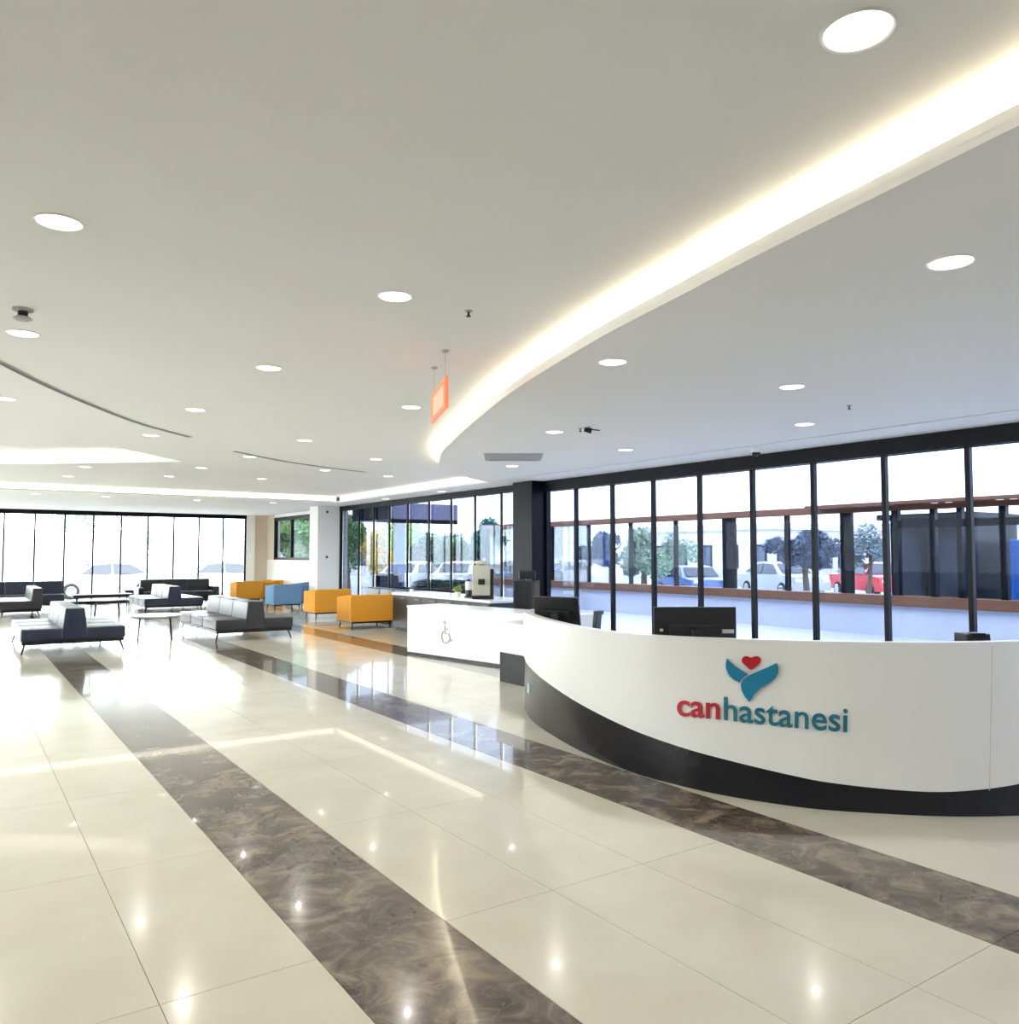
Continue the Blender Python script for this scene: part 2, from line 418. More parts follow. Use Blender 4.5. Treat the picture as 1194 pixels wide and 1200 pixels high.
# right wall beyond the column: white below and around the high window
struct('wall_right', B((XW, 22.8, 0), (XW + 0.2, YB, 1.42)), M['wall'], label='white wall below high green window')
struct('wall_right_pier', B((XW, 28.95, 1.42), (XW + 0.2, YB, ZD)), M['beige'])
struct('wall_right_pier', B((XW, 22.8, 1.42), (XW + 0.2, 23.6, ZD)), M['wall'])
struct('wall_right_top', B((XW, 23.6, 2.92), (XW + 0.2, 28.95, ZD)), M['wall'])
colm = struct('white_column', B((8.76, 22.8, 0), (9.44, 23.46, ZD), 0.006, 1), M['wall'], label='square white column at the end of windows')
for z in (2.86, 1.53):
    t = thing('wall_switch', 'small dark square switch plate high on white column' if z > 2 else 'small dark square switch plate at eye height on white column', 'switch', (9.045, 22.8, z))
    obj('plate', B((-0.05, -0.012, -0.06), (0.05, 0.0, 0.06), 0.003, 1), M['white_metal'], t)
    obj('button', B((-0.028, -0.022, -0.035), (0.028, -0.012, 0.035), 0.003, 1), M['black_plastic'], t)

# ---- facades
def facade(name, axis, c, a0, a1, mull, z1, gl, label, header=True, mw=0.058, md=0.13, sgn=1, ends=True):
    w = sempty(name, label)
    def bx(n, u0, u1, v0, v1, z0, z1_, mat):
        if axis == 'Y': return struct(n, B((c + v0 * sgn, u0, z0), (c + v1 * sgn, u1, z1_)) if sgn > 0 else B((c - v1, u0, z0), (c - v0, u1, z1_)), mat, w)
        return struct(n, B((u0, c + v0, z0), (u1, c + v1, z1_)), mat, w)
    if header: bx('header', a0, a1, -0.06, 0.15, z1, ZD, M['frame'])
    bx('bottom_rail', a0, a1, -0.02, 0.12, 0.0, 0.08, M['frame'])
    ms = [m for m in mull if a0 + 0.2 < m < a1 - 0.2]
    for m in ms: bx('mullion', m - mw / 2, m + mw / 2, -0.03, -0.03 + md, 0.08, z1, M['frame'])
    if ends:
        for m in (a0 + 0.03, a1 - 0.03): bx('mullion', m - 0.03, m + 0.03, -0.03, -0.03 + md, 0.08, z1, M['frame'])
    e = [a0 + 0.03] + ms + [a1 - 0.03]
    for p, q in zip(e, e[1:]): bx('pane', p + mw / 2, q - mw / 2, 0.03, 0.042, 0.08, z1, gl)
    return w
mr = [4.655 + 1.0105 * k for k in range(-9, 8)]
facade('window_1', 'Y', XW, YF, 12.65, mr, 2.83, M['glass_tint'], 'tall glazed wall of dark framed panes behind reception desk', md=0.07)
facade('window_2', 'Y', XW, 13.31, 22.8, [14.2, 15.25, 16.3, 17.37, 18.5, 19.55, 20.52, 21.5], 2.90, M['glass_street'], 'glazed wall of dark framed panes behind coffee counter', mw=0.045, md=0.045)
facade('window_3', 'X', YB, XL, 8.72, [1.242 + 0.833 * k for k in range(-7, 9)], 2.89, M['glass_clear'], 'bright glazed end wall behind the sofas', mw=0.05, md=0.07)
facade('window_4', 'Y', XL, 6.0, YB, [6.0 + 0.99 * k for k in range(1, 24)], 2.83, M['glass_clear'], 'glazed wall of dark framed panes', sgn=-1)
wg = sempty('window_5', 'high dark framed window with greenery outside')
for lo_, hi_ in (((XW - 0.02, 23.6, 2.80), (XW + 0.12, 28.95, 2.92)), ((XW - 0.02, 23.6, 1.42), (XW + 0.12, 28.95, 1.50))): struct('window_frame', B(lo_, hi_), M['frame'], wg)
for y in (23.65, 25.4, 27.2, 28.9): struct('mullion', B((XW - 0.02, y - 0.04, 1.5), (XW + 0.1, y + 0.04, 2.8)), M['frame'], wg)
for a, b_ in ((23.69, 25.36), (25.44, 27.16), (27.24, 28.86)): struct('pane', B((XW + 0.03, a, 1.5), (XW + 0.045, b_, 2.8)), M['glass_street'], wg)
# dark structural column in the glazed wall
struct('dark_column', B((9.16, 12.65, 0), (9.62, 13.31, ZD), 0.008, 1), M['frame'], label='dark square column between window walls')

# ================================================================== reception desk
ZT = 1.03
Bn = [(5.75, 7.1), (5.35, 7.16), (5.03, 7.06), (4.859, 6.825), (4.655, 6.43), (4.478, 5.97), (4.265, 5.223), (4.163, 4.505), (4.203, 4.043), (4.297, 3.67), (4.457, 3.322), (4.595, 3.123), (4.877, 2.83), (5.117, 2.627), (5.44, 2.426), (5.95, 2.17), (6.6, 2.08), (7.25, 2.3), (7.65, 2.9)]
Tn = [(5.65, 6.95), (5.2, 6.98), (4.85, 6.80), (4.66, 6.5), (4.54, 6.26), (4.33, 5.75), (4.10, 5.0), (4.06, 4.4), (4.19, 4.02), (4.38, 3.73), (4.63, 3.43), (4.81, 3.23), (5.13, 2.95), (5.44, 2.75), (5.85, 2.57), (6.30, 2.43), (6.80, 2.42), (7.25, 2.62), (7.5, 3.0)]
Zs = [0.70, 0.68, 0.62, 0.553, 0.52, 0.475, 0.408, 0.332, 0.273, 0.232, 0.188, 0.164, 0.143, 0.147, 0.183, 0.27, 0.42, 0.6, 0.75]
NSUB = 10
cb = cat_curve([(*p, 0) for p in Bn], NSUB); ct = cat_curve([(*p, 0) for p in Tn], NSUB); cz = [v.x for v in cat_curve([(z, 0, 0) for z in Zs], NSUB)]
cm = [b_.lerp(t, 0.7 / ZT) for b_, t in zip(cb, ct)]
i0 = 3 * NSUB
ss = [0.0]
for p, q in zip(cm, cm[1:]): ss.append(ss[-1] + (q - p).length)
ss = [s - ss[i0] for s in ss]
def desk_pt(i, z, off=0.0):
    p = cb[i].lerp(ct[i], z / ZT)
    j0, j1 = max(i - 1, 0), min(i + 1, len(cb) - 1)
    t = cb[j1].lerp(ct[j1], z / ZT) - cb[j0].lerp(ct[j0], z / ZT); t.normalize()
    n = Vector((t.y, -t.x, 0))          # outwards, towards the hall
    return Vector((p.x, p.y, z)) + n * off
def desk_surf(s, z, off):
    i = max(k for k in range(len(ss)) if ss[k] <= s); i = min(i, len(ss) - 2)
    f = (s - ss[i]) / (ss[i + 1] - ss[i])
    return desk_pt(i, z, off).lerp(desk_pt(i + 1, z, off), f)
if desk_pt(i0 + 40, 0.5, 1).x > desk_pt(i0 + 40, 0.5, 0).x:
    _dp = desk_pt
    def desk_pt(i, z, off=0.0): return _dp(i, z, -off)
desk = thing('reception_desk', 'large curved white reception desk with black swoosh base and raised lettering', 'reception desk', (5.6, 4.6, 0))
DO = Vector((5.6, 4.6, 0))
def shell(rng, zlo, zhi, o_out, o_in, nz=1):
    bm = NB(); cols = []
    for i in rng:
        z0, z1 = zlo(i), zhi(i)
        zz = [z0 + (z1 - z0) * k / nz for k in range(nz + 1)]
        cols.append(([bm.verts.new(desk_pt(i, z, o_out) - DO) for z in zz], [bm.verts.new(desk_pt(i, z, o_in) - DO) for z in zz]))
    for (a, a2), (b_, b2) in zip(cols, cols[1:]):
        for k in range(nz):
            bm.faces.new((a[k], b_[k], b_[k + 1], a[k + 1])); bm.faces.new((a2[k], b2[k], b2[k + 1], a2[k + 1]))
        bm.faces.new((a[0], b_[0], b2[0], a2[0])); bm.faces.new((a[-1], b_[-1], b2[-1], a2[-1]))
    for a, a2 in (cols[0], cols[-1]): bm.faces.new(a + a2[::-1])
    return bm
full = range(len(cb))
obj('base', shell(full, lambda i: 0.0, lambda i: 0.9, 0.0, -0.03), M['desk_black'], desk, True)
iseam = max(k for k in full if ss[k] <= 4.70)        # a seam between two front panels
for nm, rg in (('front_panel', range(0, iseam + 1)), ('front_panel', range(iseam, len(cb)))):
    o = obj(nm, shell(rg, lambda i: cz[i], lambda i: ZT - 0.02, 0.02, 0.0, 4), M['desk_white'], desk, True)
bm = NB()
for z0, z1 in ((0.15, 1.0),):
    a = [desk_pt(iseam, z0 + (z1 - z0) * k / 4, 0.0205) - DO for k in range(5)]
    tube(bm, a, 0.0025, 5)
obj('seam', bm, M['beige_metal'], desk)
obj('top_rail', shell(full, lambda i: ZT - 0.02, lambda i: ZT, 0.022, -0.05), M['desk_white'], desk, True)
obj('worktop', shell(range(28, len(cb) - 2), lambda i: 0.70, lambda i: 0.73, -0.03, -0.78), M['desk_white'], desk)
for i in (34, 60, 110, 150):
    bm = NB(); vs_ = []
    for z in (0, 0.70):
        p, q = desk_pt(i, z, -0.06) - DO, desk_pt(i, z, -0.5) - DO
        d = (q - p).normalized(); n = Vector((-d.y, d.x, 0)) * 0.012
        vs_ += [bm.verts.new(v) for v in (p - n, p + n, q + n, q - n)]
    for f in ((0, 1, 2, 3), (4, 5, 6, 7), (0, 1, 5, 4), (1, 2, 6, 5), (2, 3, 7, 6), (3, 0, 4, 7)): bm.faces.new([vs_[k] for k in f])
    obj('support_panel', bm, M['desk_white'], desk)

# ---- raised lettering and emblem, wrapped on the curved front
def text_mesh(body, bold):
    c = bpy.data.curves.new('glyph', 'FONT'); c.body = body; c.size = 1.0; c.extrude = 0.02; c.offset = bold; c.resolution_u = 5; c.fill_mode = 'BOTH'
    o = bpy.data.objects.new('glyph', c); COL.objects.link(o); bpy.context.view_layer.update()
    me = bpy.data.meshes.new_from_object(o.evaluated_get(bpy.context.evaluated_depsgraph_get()))
    bpy.data.objects.remove(o); bpy.data.curves.remove(c)
    return me
def xmax(body, bold):
    me = text_mesh(body, bold); v = [p.co.x for p in me.vertices]; r = (min(v), max(v)); bpy.data.meshes.remove(me); return r
ref = text_mesh('n', 0.0); XH = max(v.co.y for v in ref.vertices); bpy.data.meshes.remove(ref)
def word(body, s0, s1, zb0, zb1, xh, bold, mat):
    mn, mx = xmax(body, bold); lm = xmax('l', bold)[1]
    kx, kz = (s1 - s0) / (mx - mn), xh / XH
    for k, ch in enumerate(body):
        adv = 0.0 if k == 0 else xmax(body[:k] + 'l', bold)[1] - lm
        me = text_mesh(ch, bold)
        for v in me.vertices:
            x = v.co.x + adv - mn; s = s0 + x * kx
            z = zb0 + (zb1 - zb0) * (x * kx) / (s1 - s0) + v.co.y * kz
            off = 0.021 if v.co.z < 0 else 0.031
            v.co = desk_surf(s, z, off) - DO
        me.materials.clear(); me.materials.append(mat)
        o = bpy.data.objects.new('letter', me); COL.objects.link(o); o.parent = desk
word('can', 2.684, 2.978, 0.492, 0.497, 0.100, 0.014, M['red'])
word('hastanesi', 3.004, 3.772, 0.497, 0.475, 0.098, 0.010, M['teal_text'])
def emblem(name, pts, mat):
    poly = []
    for x, y in pts:
        px, py = 780 + x * 0.19263, 750 + y * 0.19263
        poly.append((3.004 + (px - 849) * 0.00541, 0.92 - (py - 768.5) * 0.00547 + (px - 881) * 0.0002))
    P = [Vector((p[0], p[1], 0)) for p in poly]
    bm = NB(); f_ = [bm.verts.new(desk_surf(p[0], p[1], 0.036) - DO) for p in poly]; b_ = [bm.verts.new(desk_surf(p[0], p[1], 0.018) - DO) for p in poly]
    for t in tessellate_polygon([P]): bm.faces.new([f_[i] for i in t])
    for i in range(len(P)): j = (i + 1) % len(P); bm.faces.new((f_[i], f_[j], b_[j], b_[i]))
    return obj(name, bm, mat, desk)
def smooth_loop(p, n=3):
    P = [Vector((*q, 0)) for q in p]; out = []
    for i in range(len(P)):
        a, b_, c, d = P[i - 1], P[i], P[(i + 1) % len(P)], P[(i + 2) % len(P)]
        for k in range(n):
            t = k / n; out.append(0.5 * (2 * b_ + (c - a) * t + (2 * a - 5 * b_ + 4 * c - d) * t * t + (3 * b_ - a - 3 * c + d) * t ** 3))
    return [(v.x, v.y) for v in out]
emblem('emblem_leaf', [(376, 110), (371, 145), (373, 172), (386, 205), (415, 238), (458, 260), (464, 240), (482, 222), (508, 205), (470, 184), (420, 152)], M['teal'])
emblem('emblem_leaf', [(680, 136), (691, 165), (690, 195), (675, 225), (640, 256), (590, 285), (545, 328), (518, 376), (490, 345), (470, 308), (463, 270), (478, 242), (512, 215), (560, 191), (620, 165)], M['teal'])
emblem('emblem_heart', smooth_loop([(526, 178), (495, 155), (470, 128), (475, 103), (497, 94), (526, 103), (555, 94), (580, 103), (583, 128), (556, 157)], 3), M['red'])

bm = NB()
q = [desk_surf(ds, z, o_) - DO for o_ in (0.001, 0.004) for ds, z in ((0.10, 0.235), (0.19, 0.235), (0.19, 0.33), (0.10, 0.33))]
q = [bm.verts.new(v) for v in q]
for f in ((0, 1, 2, 3), (4, 5, 6, 7), (0, 1, 5, 4), (1, 2, 6, 5), (2, 3, 7, 6), (3, 0, 4, 7)): bm.faces.new([q[k] for k in f])
o = obj('sticker', bm, principled('pale_blue_sticker', (0.40, 0.58, 0.66), 0.4), desk); o['label'] = 'small pale blue sticker'

# ---- low accessible counter
P0, P1 = Vector((6.094, 11.868, 0)), Vector((6.47, 9.79, 0))
ang = math.atan2((P1 - P0).y, (P1 - P0).x)
low = thing('accessible_counter', 'low white accessible counter with wheelchair symbol beside coffee bar', 'counter', P0, ang)
Lc = (P1 - P0).length + 1.25
obj('front_panel', B((0, 0, 0.035), (Lc, 0.03, 0.745), 0.004, 1), M['desk_white'], low)
obj('plinth', B((0.02, 0.03, 0.0), (Lc, 0.06, 0.2)), M['desk_black'], low)
obj('end_panel', B((0, 0.03, 0.035), (0.03, 0.66, 0.745), 0.004, 1), M['desk_white'], low)
obj('counter_top', B((-0.01, -0.01, 0.745), (Lc, 0.68, 0.78), 0.004, 1), M['desk_white'], low)
obj('end_panel', B((Lc - 0.03, 0.03, 0.0), (Lc, 0.66, 0.745), 0.004, 1), M['desk_white'], low)
def flat_tube(pts, r, seg=6):
    return tube(NB(), pts, r, seg)
wx, wz = 0.97, 0.40
sy = -0.006
sym = lathe(NB(), [(0, -0.01), (0.034, -0.01), (0.034, 0.01), (0, 0.01)], 14)
for v in sym.verts: v.co = Vector((wx - 0.03 + v.co.x, sy + v.co.z * 0.4, wz + 0.16 + v.co.y))
obj('symbol_head', sym, M['grey_mark'], low)
obj('symbol_body', flat_tube([(wx - 0.025, sy, wz + 0.11), (wx - 0.01, sy, wz - 0.01), (wx + 0.075, sy, wz - 0.01), (wx + 0.115, sy, wz - 0.115), (wx + 0.145, sy, wz - 0.10)], 0.012), M['grey_mark'], low)
obj('symbol_arm', flat_tube([(wx - 0.018, sy, wz + 0.06), (wx + 0.06, sy, wz + 0.06)], 0.010), M['grey_mark'], low)
obj('symbol_wheel', flat_tube([(wx + 0.095 * math.cos(a) , sy, wz - 0.06 + 0.095 * math.sin(a)) for a in [math.radians(120 + 12 * k) for k in range(19)]], 0.011), M['grey_mark'], low)
# link between counter and desk: white above a dark plinth
lk = thing('link_counter', 'short white counter on dark plinth linking low counter and curved desk', 'counter', (5.72, 8.62, 0))
obj('plinth', B((0.03, -0.52, 0), (0.75, 0.02, 0.375)), M['desk_black'], lk)
obj('front_panel', B((0.0, -0.55, 0.375), (0.78, 0.05, 0.72), 0.004, 1), M['desk_white'], lk)
obj('counter_top', B((-0.01, -0.56, 0.72), (0.79, 0.06, 0.75), 0.004, 1), M['desk_white'], lk)

# ---- things on and behind the reception desk
def monitor(name, label, loc, rotz, w, h, tilt=0.0, zc=0.3, marks=False):
    t = thing(name, label, 'monitor', loc, rotz)
    def tl(bm):
        for v in bm.verts:
            y, z = v.co.y, v.co.z - zc; v.co.y = y * math.cos(tilt) - z * math.sin(tilt); v.co.z = zc + y * math.sin(tilt) + z * math.cos(tilt)
        return bm
    hs = obj('housing', tl(B((-w / 2, -0.022, zc - h / 2), (w / 2, 0.012, zc + h / 2), 0.006, 2)), M['black_plastic'], t)
    obj('rear_bulge', tl(B((-w * 0.32, -0.05, zc - h * 0.34), (w * 0.32, -0.022, zc + h * 0.12), 0.012, 2)), M['black_plastic'], t)
    obj('screen', tl(B((-w / 2 + 0.012, 0.012, zc - h / 2 + 0.012), (w / 2 - 0.012, 0.015, zc + h / 2 - 0.012))), M['screen'], t)
    if marks:
        obj('label_strip', tl(B((w * 0.24, -0.0235, zc - 0.03), (w * 0.47, -0.022, zc + 0.0))), M['pale_mark'], t)
        obj('label_strip', tl(B((-w * 0.43, -0.0235, zc - 0.015), (-w * 0.39, -0.022, zc + 0.005))), M['pale_mark'], t)
    obj('neck', B((-0.035, -0.09, 0.012), (0.035, -0.045, zc), 0.006, 1), M['black_plastic'], t)
    obj('stand', B((-0.12, -0.14, 0.0), (0.12, 0.05, 0.014), 0.005, 1), M['black_plastic'], t)
    return t
zw = 0.73
monitor('computer_monitor', 'black monitor seen from behind with pale label strips, on the curved desk', (4.70, 4.37, zw), math.radians(-34), 0.63, 0.34, 0.0, 0.30, True)
monitor('computer_monitor', 'black monitor tilted back and turned sideways on the curved desk', (4.84, 6.27, zw), math.radians(-58), 0.46, 0.32, math.radians(16), 0.31)
# cables and keyboard-like clutter behind the tilted monitor
tray_ = thing('document_tray', 'grey wire document tray behind tilted monitor', 'tray', (5.22, 6.62, zw), math.radians(-30))
for k in range(3): obj('shelf', B((-0.13, -0.10, 0.03 + 0.09 * k), (0.13, 0.10, 0.04 + 0.09 * k), 0.003, 1), M['vent'], tray_)
for sx in (-1, 1):
    for sy_ in (-1, 1): obj('post', tube(NB(), [(sx * 0.12, sy_ * 0.09, 0), (sx * 0.12, sy_ * 0.09, 0.30)], 0.006, 6), M['chrome'], tray_)
tm = thing('card_terminal', 'slim black card terminal leaning on a stand on curved desk', 'terminal', (4.60, 5.40, zw), math.radians(20))
bm = B((-0.045, -0.02, 0.16), (0.045, 0.02, 0.385), 0.008, 2)
for v in bm.verts: v.co.x += (v.co.z - 0.27) * 0.16
obj('body', bm, M['black_plastic'], tm)
obj('head', B((0.0, -0.024, 0.35), (0.085, 0.024, 0.385), 0.008, 2), M['black_plastic'], tm)
obj('stem', tube(NB(), [(-0.01, 0, 0.012), (-0.01, 0, 0.18)], 0.012, 8), M['black_plastic'], tm)
obj('foot', lathe(NB(), [(0, 0), (0.07, 0), (0.07, 0.012), (0, 0.014)], 18), M['black_plastic'], tm)
ph = thing('desk_printer', 'small black ticket printer standing on a riser on curved desk', 'printer', (5.82, 2.86, zw), math.radians(-30))
obj('riser', B((-0.06, -0.06, 0), (0.06, 0.06, 0.24), 0.004, 1), M['black_plastic'], ph)
obj('body', B((-0.085, -0.075, 0.24), (0.085, 0.075, 0.33), 0.012, 2), M['black_plastic'], ph)
obj('paper_slot', B((-0.05, -0.076, 0.30), (0.05, -0.02, 0.335), 0.002, 1), M['metal_dark'], ph)
def office_chair(label, loc, rz):
    t = thing('office_chair', label, 'chair', loc, rz)
    obj('seat', B((-0.25, -0.24, 0.44), (0.25, 0.25, 0.53), 0.035, 3), M['black_plastic'], t, True)
    bm = B((-0.22, -0.03, 0.60), (0.22, 0.04, 1.18), 0.03, 3)
    for v in bm.verts: v.co.y += -0.25 - (v.co.z - 0.6) * 0.12 - 0.10 * (1 - (v.co.x / 0.22) ** 2); v.co.x *= 1 - 0.25 * max(0, v.co.z - 0.95)
    obj('backrest', bm, M['black_plastic'], t, True)
    obj('headrest', B((-0.14, -0.44, 1.20), (0.14, -0.38, 1.34), 0.025, 3), M['black_plastic'], t, True)
    obj('back_bracket', tube(NB(), [(0, -0.1, 0.43), (0, -0.36, 0.46), (0, -0.41, 0.7), (0, -0.43, 1.25)], 0.02, 8), M['black_plastic'], t)
    for s in (-1, 1):
        obj('armrest', box(tube(NB(), [(s * 0.24, 0, 0.47), (s * 0.31, 0, 0.5), (s * 0.31, 0, 0.68)], 0.016, 8), (s * 0.31 - 0.04, -0.13, 0.68), (s * 0.31 + 0.04, 0.13, 0.71), 0.012, 2), M['black_plastic'], t)
    obj('gas_lift', tube(NB(), [(0, 0, 0.09), (0, 0, 0.44)], 0.025, 10), M['chrome'], t)
    for k in range(5):
        a = 2 * math.pi * k / 5; d = Vector((math.cos(a), math.sin(a), 0))
        l = obj('leg', tube(NB(), [(0, 0, 0.10), d * 0.29 + Vector((0, 0, 0.075))], [0.028, 0.016], 8), M['black_plastic'], t)
        obj('caster', lathe(NB(), [(0, 0), (0.02, 0.004), (0.026, 0.025), (0.02, 0.05), (0, 0.056)], 10, d * 0.29), M['black_plastic'], l)
    return t
office_chair('black high-back office chair with headrest behind the curved desk', (7.44, 10.46, 0), math.radians(140))

# ================================================================== coffee corner
cc = thing('coffee_counter', 'long dark counter with white top along the street windows', 'counter', (7.72, 11.9, 0))
obj('carcass', B((0.04, 0.03, 0.08), (0.86, 3.85, 0.75)), M['black_plastic'], cc)
obj('kick_plate', B((0.09, 0.06, 0), (0.82, 3.82, 0.08)), M['metal_dark'], cc)
obj('counter_top', B((0, 0, 0.75), (0.92, 3.88, 0.80), 0.006, 1), M['white_top'], cc)
for k in range(6):
    d_ = obj('door', B((0.018, 0.05 + k * 0.635, 0.10), (0.04, 0.05 + k * 0.635 + 0.62, 0.735), 0.003, 1), M['black_plastic'], cc)
    obj('handle', tube(NB(), [(0.005, 0.12 + k * 0.635, 0.69), (0.005, 0.30 + k * 0.635, 0.69)], 0.006, 6), M['chrome'], d_)
cf = thing('coffee_machine', 'tall beige coffee machine with dark side on the coffee counter', 'coffee machine', (7.98, 12.56, 0.80), math.radians(-33))
obj('body', B((-0.19, -0.10, 0.06), (0.14, 0.22, 0.60), 0.015, 2), M['beige_metal'], cf)
obj('side_panel', B((0.14, -0.12, 0.02), (0.20, 0.23, 0.54), 0.008, 1), M['black_plastic'], cf)
obj('drip_tray', B((-0.19, -0.24, 0.0), (0.20, 0.22, 0.06), 0.008, 1), M['black_plastic'], cf)
obj('spout', B((-0.08, -0.20, 0.26), (0.04, -0.10, 0.36), 0.012, 2), M['black_plastic'], cf)
obj('bean_hopper', lathe(NB(), [(0.07, 0.60), (0.12, 0.64), (0.12, 0.68), (0, 0.69)], 18, (-0.03, 0.06, 0)), M['beige_metal'], cf, True)
gr = thing('coffee_grinder', 'small white and black coffee grinder beside the beige machine', 'grinder', (7.98, 13.05, 0.80), 0)
obj('base', lathe(NB(), [(0, 0), (0.085, 0), (0.085, 0.02), (0.06, 0.05), (0.06, 0.14), (0, 0.14)], 18), M['black_plastic'], gr, True)
obj('body', lathe(NB(), [(0, 0.14), (0.062, 0.14), (0.066, 0.28), (0.045, 0.30), (0, 0.30)], 18), M['white_metal'], gr, True)
obj('lid', lathe(NB(), [(0, 0.30), (0.04, 0.30), (0.03, 0.34), (0, 0.345)], 18), M['black_plastic'], gr, True)
pl = thing('potted_plant', 'small yellow-green plant in pale pot on the coffee counter', 'plant', (7.98, 13.45, 0.80))
obj('pot', lathe(NB(), [(0, 0), (0.05, 0), (0.065, 0.09), (0.058, 0.09), (0.05, 0.075), (0, 0.075)], 18), M['pot'], pl, True)
def leaf_blob(n, rx, rz, cz_, size, seed, droop=0.0):
    rnd = random.Random(seed); bm = NB()
    lobes = []
    for _ in range(9):
        d = Vector((rnd.gauss(0, 1), rnd.gauss(0, 1), rnd.gauss(0, 1))).normalized() * rnd.uniform(0.3, 0.68)
        lobes.append((d, rnd.uniform(0.28, 0.46)))
    for _ in range(n):
        while True:
            p = Vector((rnd.uniform(-1, 1), rnd.uniform(-1, 1), rnd.uniform(-1, 1)))
            if 0.25 < p.length < 1: break
        d, r_ = rnd.choice(lobes); p = d + p * r_
        c = Vector((p.x * rx, p.y * rx, cz_ + p.z * rz - droop * (p.x * p.x + p.y * p.y) * rz))
        d = Vector((rnd.gauss(0, 1), rnd.gauss(0, 1), rnd.gauss(0, 0.6) - droop * 2)).normalized(); s = d.cross(Vector((rnd.gauss(0, 1), rnd.gauss(0, 1), rnd.gauss(0, 1)))).normalized()
        l = size * rnd.uniform(0.7, 1.3)
        bm.faces.new([bm.verts.new(c - d * l), bm.verts.new(c + s * l * 0.45), bm.verts.new(c + d * l), bm.verts.new(c - s * l * 0.45)])
    return bm
obj('foliage', leaf_blob(120, 0.09, 0.08, 0.16, 0.035, 3), leafmat('lime_leaf', (0.42, 0.50, 0.10)), pl)['kind'] = 'stuff'
cu = thing('coffee_cup', 'small white cup on the end of the coffee counter', 'cup', (8.0, 15.4, 0.80))
obj('bowl', lathe(NB(), [(0, 0.004), (0.025, 0), (0.042, 0.075), (0.037, 0.075), (0.022, 0.01), (0, 0.01)], 18), M['white_top'], cu, True)
obj('handle', tube(NB(), [(0.036, 0, 0.06), (0.062, 0, 0.055), (0.062, 0, 0.03), (0.03, 0, 0.022)], 0.005, 6), M['white_top'], cu)

# ================================================================== lounge seating
def splay_leg(x, y, dx, dy, h=0.17): return tube(NB(), [(x + dx, y + dy, 0), (x, y, h)], [0.012, 0.018], 8)
def double_sofa(label, loc, w, l, mat, nseg=3):
    t = thing('back_to_back_sofa', label, 'sofa', loc, 0)
    obj('base', B((0.02, 0.02, 0.15), (w - 0.02, l - 0.02, 0.22), 0.008, 1), M['metal_dark'], t)
    bw = 0.40
    for sx in (0, 1):
        xa, xb = (0.0, w / 2 - bw / 2 + 0.03) if sx == 0 else (w / 2 + bw / 2 - 0.03, w)
        for k in range(nseg): obj('seat_cushion', B((xa, k * l / nseg + 0.003, 0.205), (xb, (k + 1) * l / nseg - 0.003, 0.40), 0.03, 3), mat, t, True)
    for k in range(nseg):
        bm = B((w / 2 - bw / 2, k * l / nseg + 0.003, 0.21), (w / 2 + bw / 2, (k + 1) * l / nseg - 0.003, 0.72), 0.025, 3)
        for v in bm.verts: v.co.x = w / 2 + (v.co.x - w / 2) * (1 - 0.85 * max(0, v.co.z - 0.38))
        obj('backrest', bm, mat, t, True)
    for x, dx in ((0.07, -0.05), (w - 0.07, 0.05)):
        for y, dy in ((0.12, -0.07), (l - 0.12, 0.07)): obj('leg', splay_leg(x, y, dx, dy), M['metal_dark'], t)
    return t
double_sofa('navy back-to-back bench sofa standing on end of brown floor band, pale shine on seats', (0.9, 15.1, 0), 1.53, 2.55, M['navy'])
double_sofa('charcoal back-to-back bench sofa beside the yellow armchairs', (3.98, 15.35, 0), 1.45, 2.9, M['charcoal'])
double_sofa('navy back-to-back bench sofa in front of black long sofa', (4.3, 23.9, 0), 1.55, 2.4, M['navy'])
def single_sofa(label, loc, rz, w, mat, d=0.85, arms=False, n=3, hb=0.74):
    t = thing('sofa', label, 'sofa', loc, rz)     # faces -y, runs along x
    obj('base', B((0.02, 0.03, 0.14), (w - 0.02, d - 0.02, 0.22), 0.008, 1), M['metal_dark'], t)
    for k in range(n):
        obj('seat_cushion', B((k * w / n + 0.003, 0, 0.21), ((k + 1) * w / n - 0.003, d - 0.2, 0.42), 0.03, 3), mat, t, True)
        bm = B((k * w / n + 0.003, d - 0.28, 0.21), ((k + 1) * w / n - 0.003, d, hb), 0.03, 3)
        for v in bm.verts:
            if v.co.y < d - 0.14: v.co.y += 0.18 * max(0, v.co.z - 0.4)
        obj('backrest', bm, mat, t, True)
    if arms:
        for x in (-0.16, w): obj('arm', B((x, 0.02, 0.14), (x + 0.16, d, 0.56), 0.03, 3), mat, t, True)
    for x, dx in ((0.1, -0.04), (w - 0.1, 0.04)):
        for y, dy in ((0.1, -0.05), (d - 0.1, 0.05)): obj('leg', splay_leg(x, y, dx, dy, 0.15), M['metal_dark'], t)
    return t
single_sofa('charcoal single bench sofa beside the long navy sofa', (0.95, 26.4, 0), math.radians(-90), 2.3, M['charcoal'], 0.95)
single_sofa('black long sofa with armrests in front of the back windows', (4.95, 27.6, 0), 0, 2.15, M['blackl'], 0.9, True, 3, 0.80)
single_sofa('long navy sofa in front of the back windows', (-1.0, 27.6, 0), 0, 3.75, M['navy'], 0.9, False, 5, 0.80)
single_sofa('long black sofa with its backrest against the street windows', (8.45, 20.0, 0), math.radians(-90), 3.9, M['blackl'], 0.85, False, 5, 0.74)
lb = thing('bench', 'long low black bench between navy and black sofas', 'bench', (2.95, 27.3, 0))
obj('top', B((0, 0, 0.30), (1.65, 0.5, 0.40), 0.02, 2), M['blackl'], lb)
for x in (0.12, 1.53):
    for y in (0.08, 0.42): obj('leg', tube(NB(), [(x, y, 0), (x, y, 0.31)], 0.018, 8), M['metal_dark'], lb)
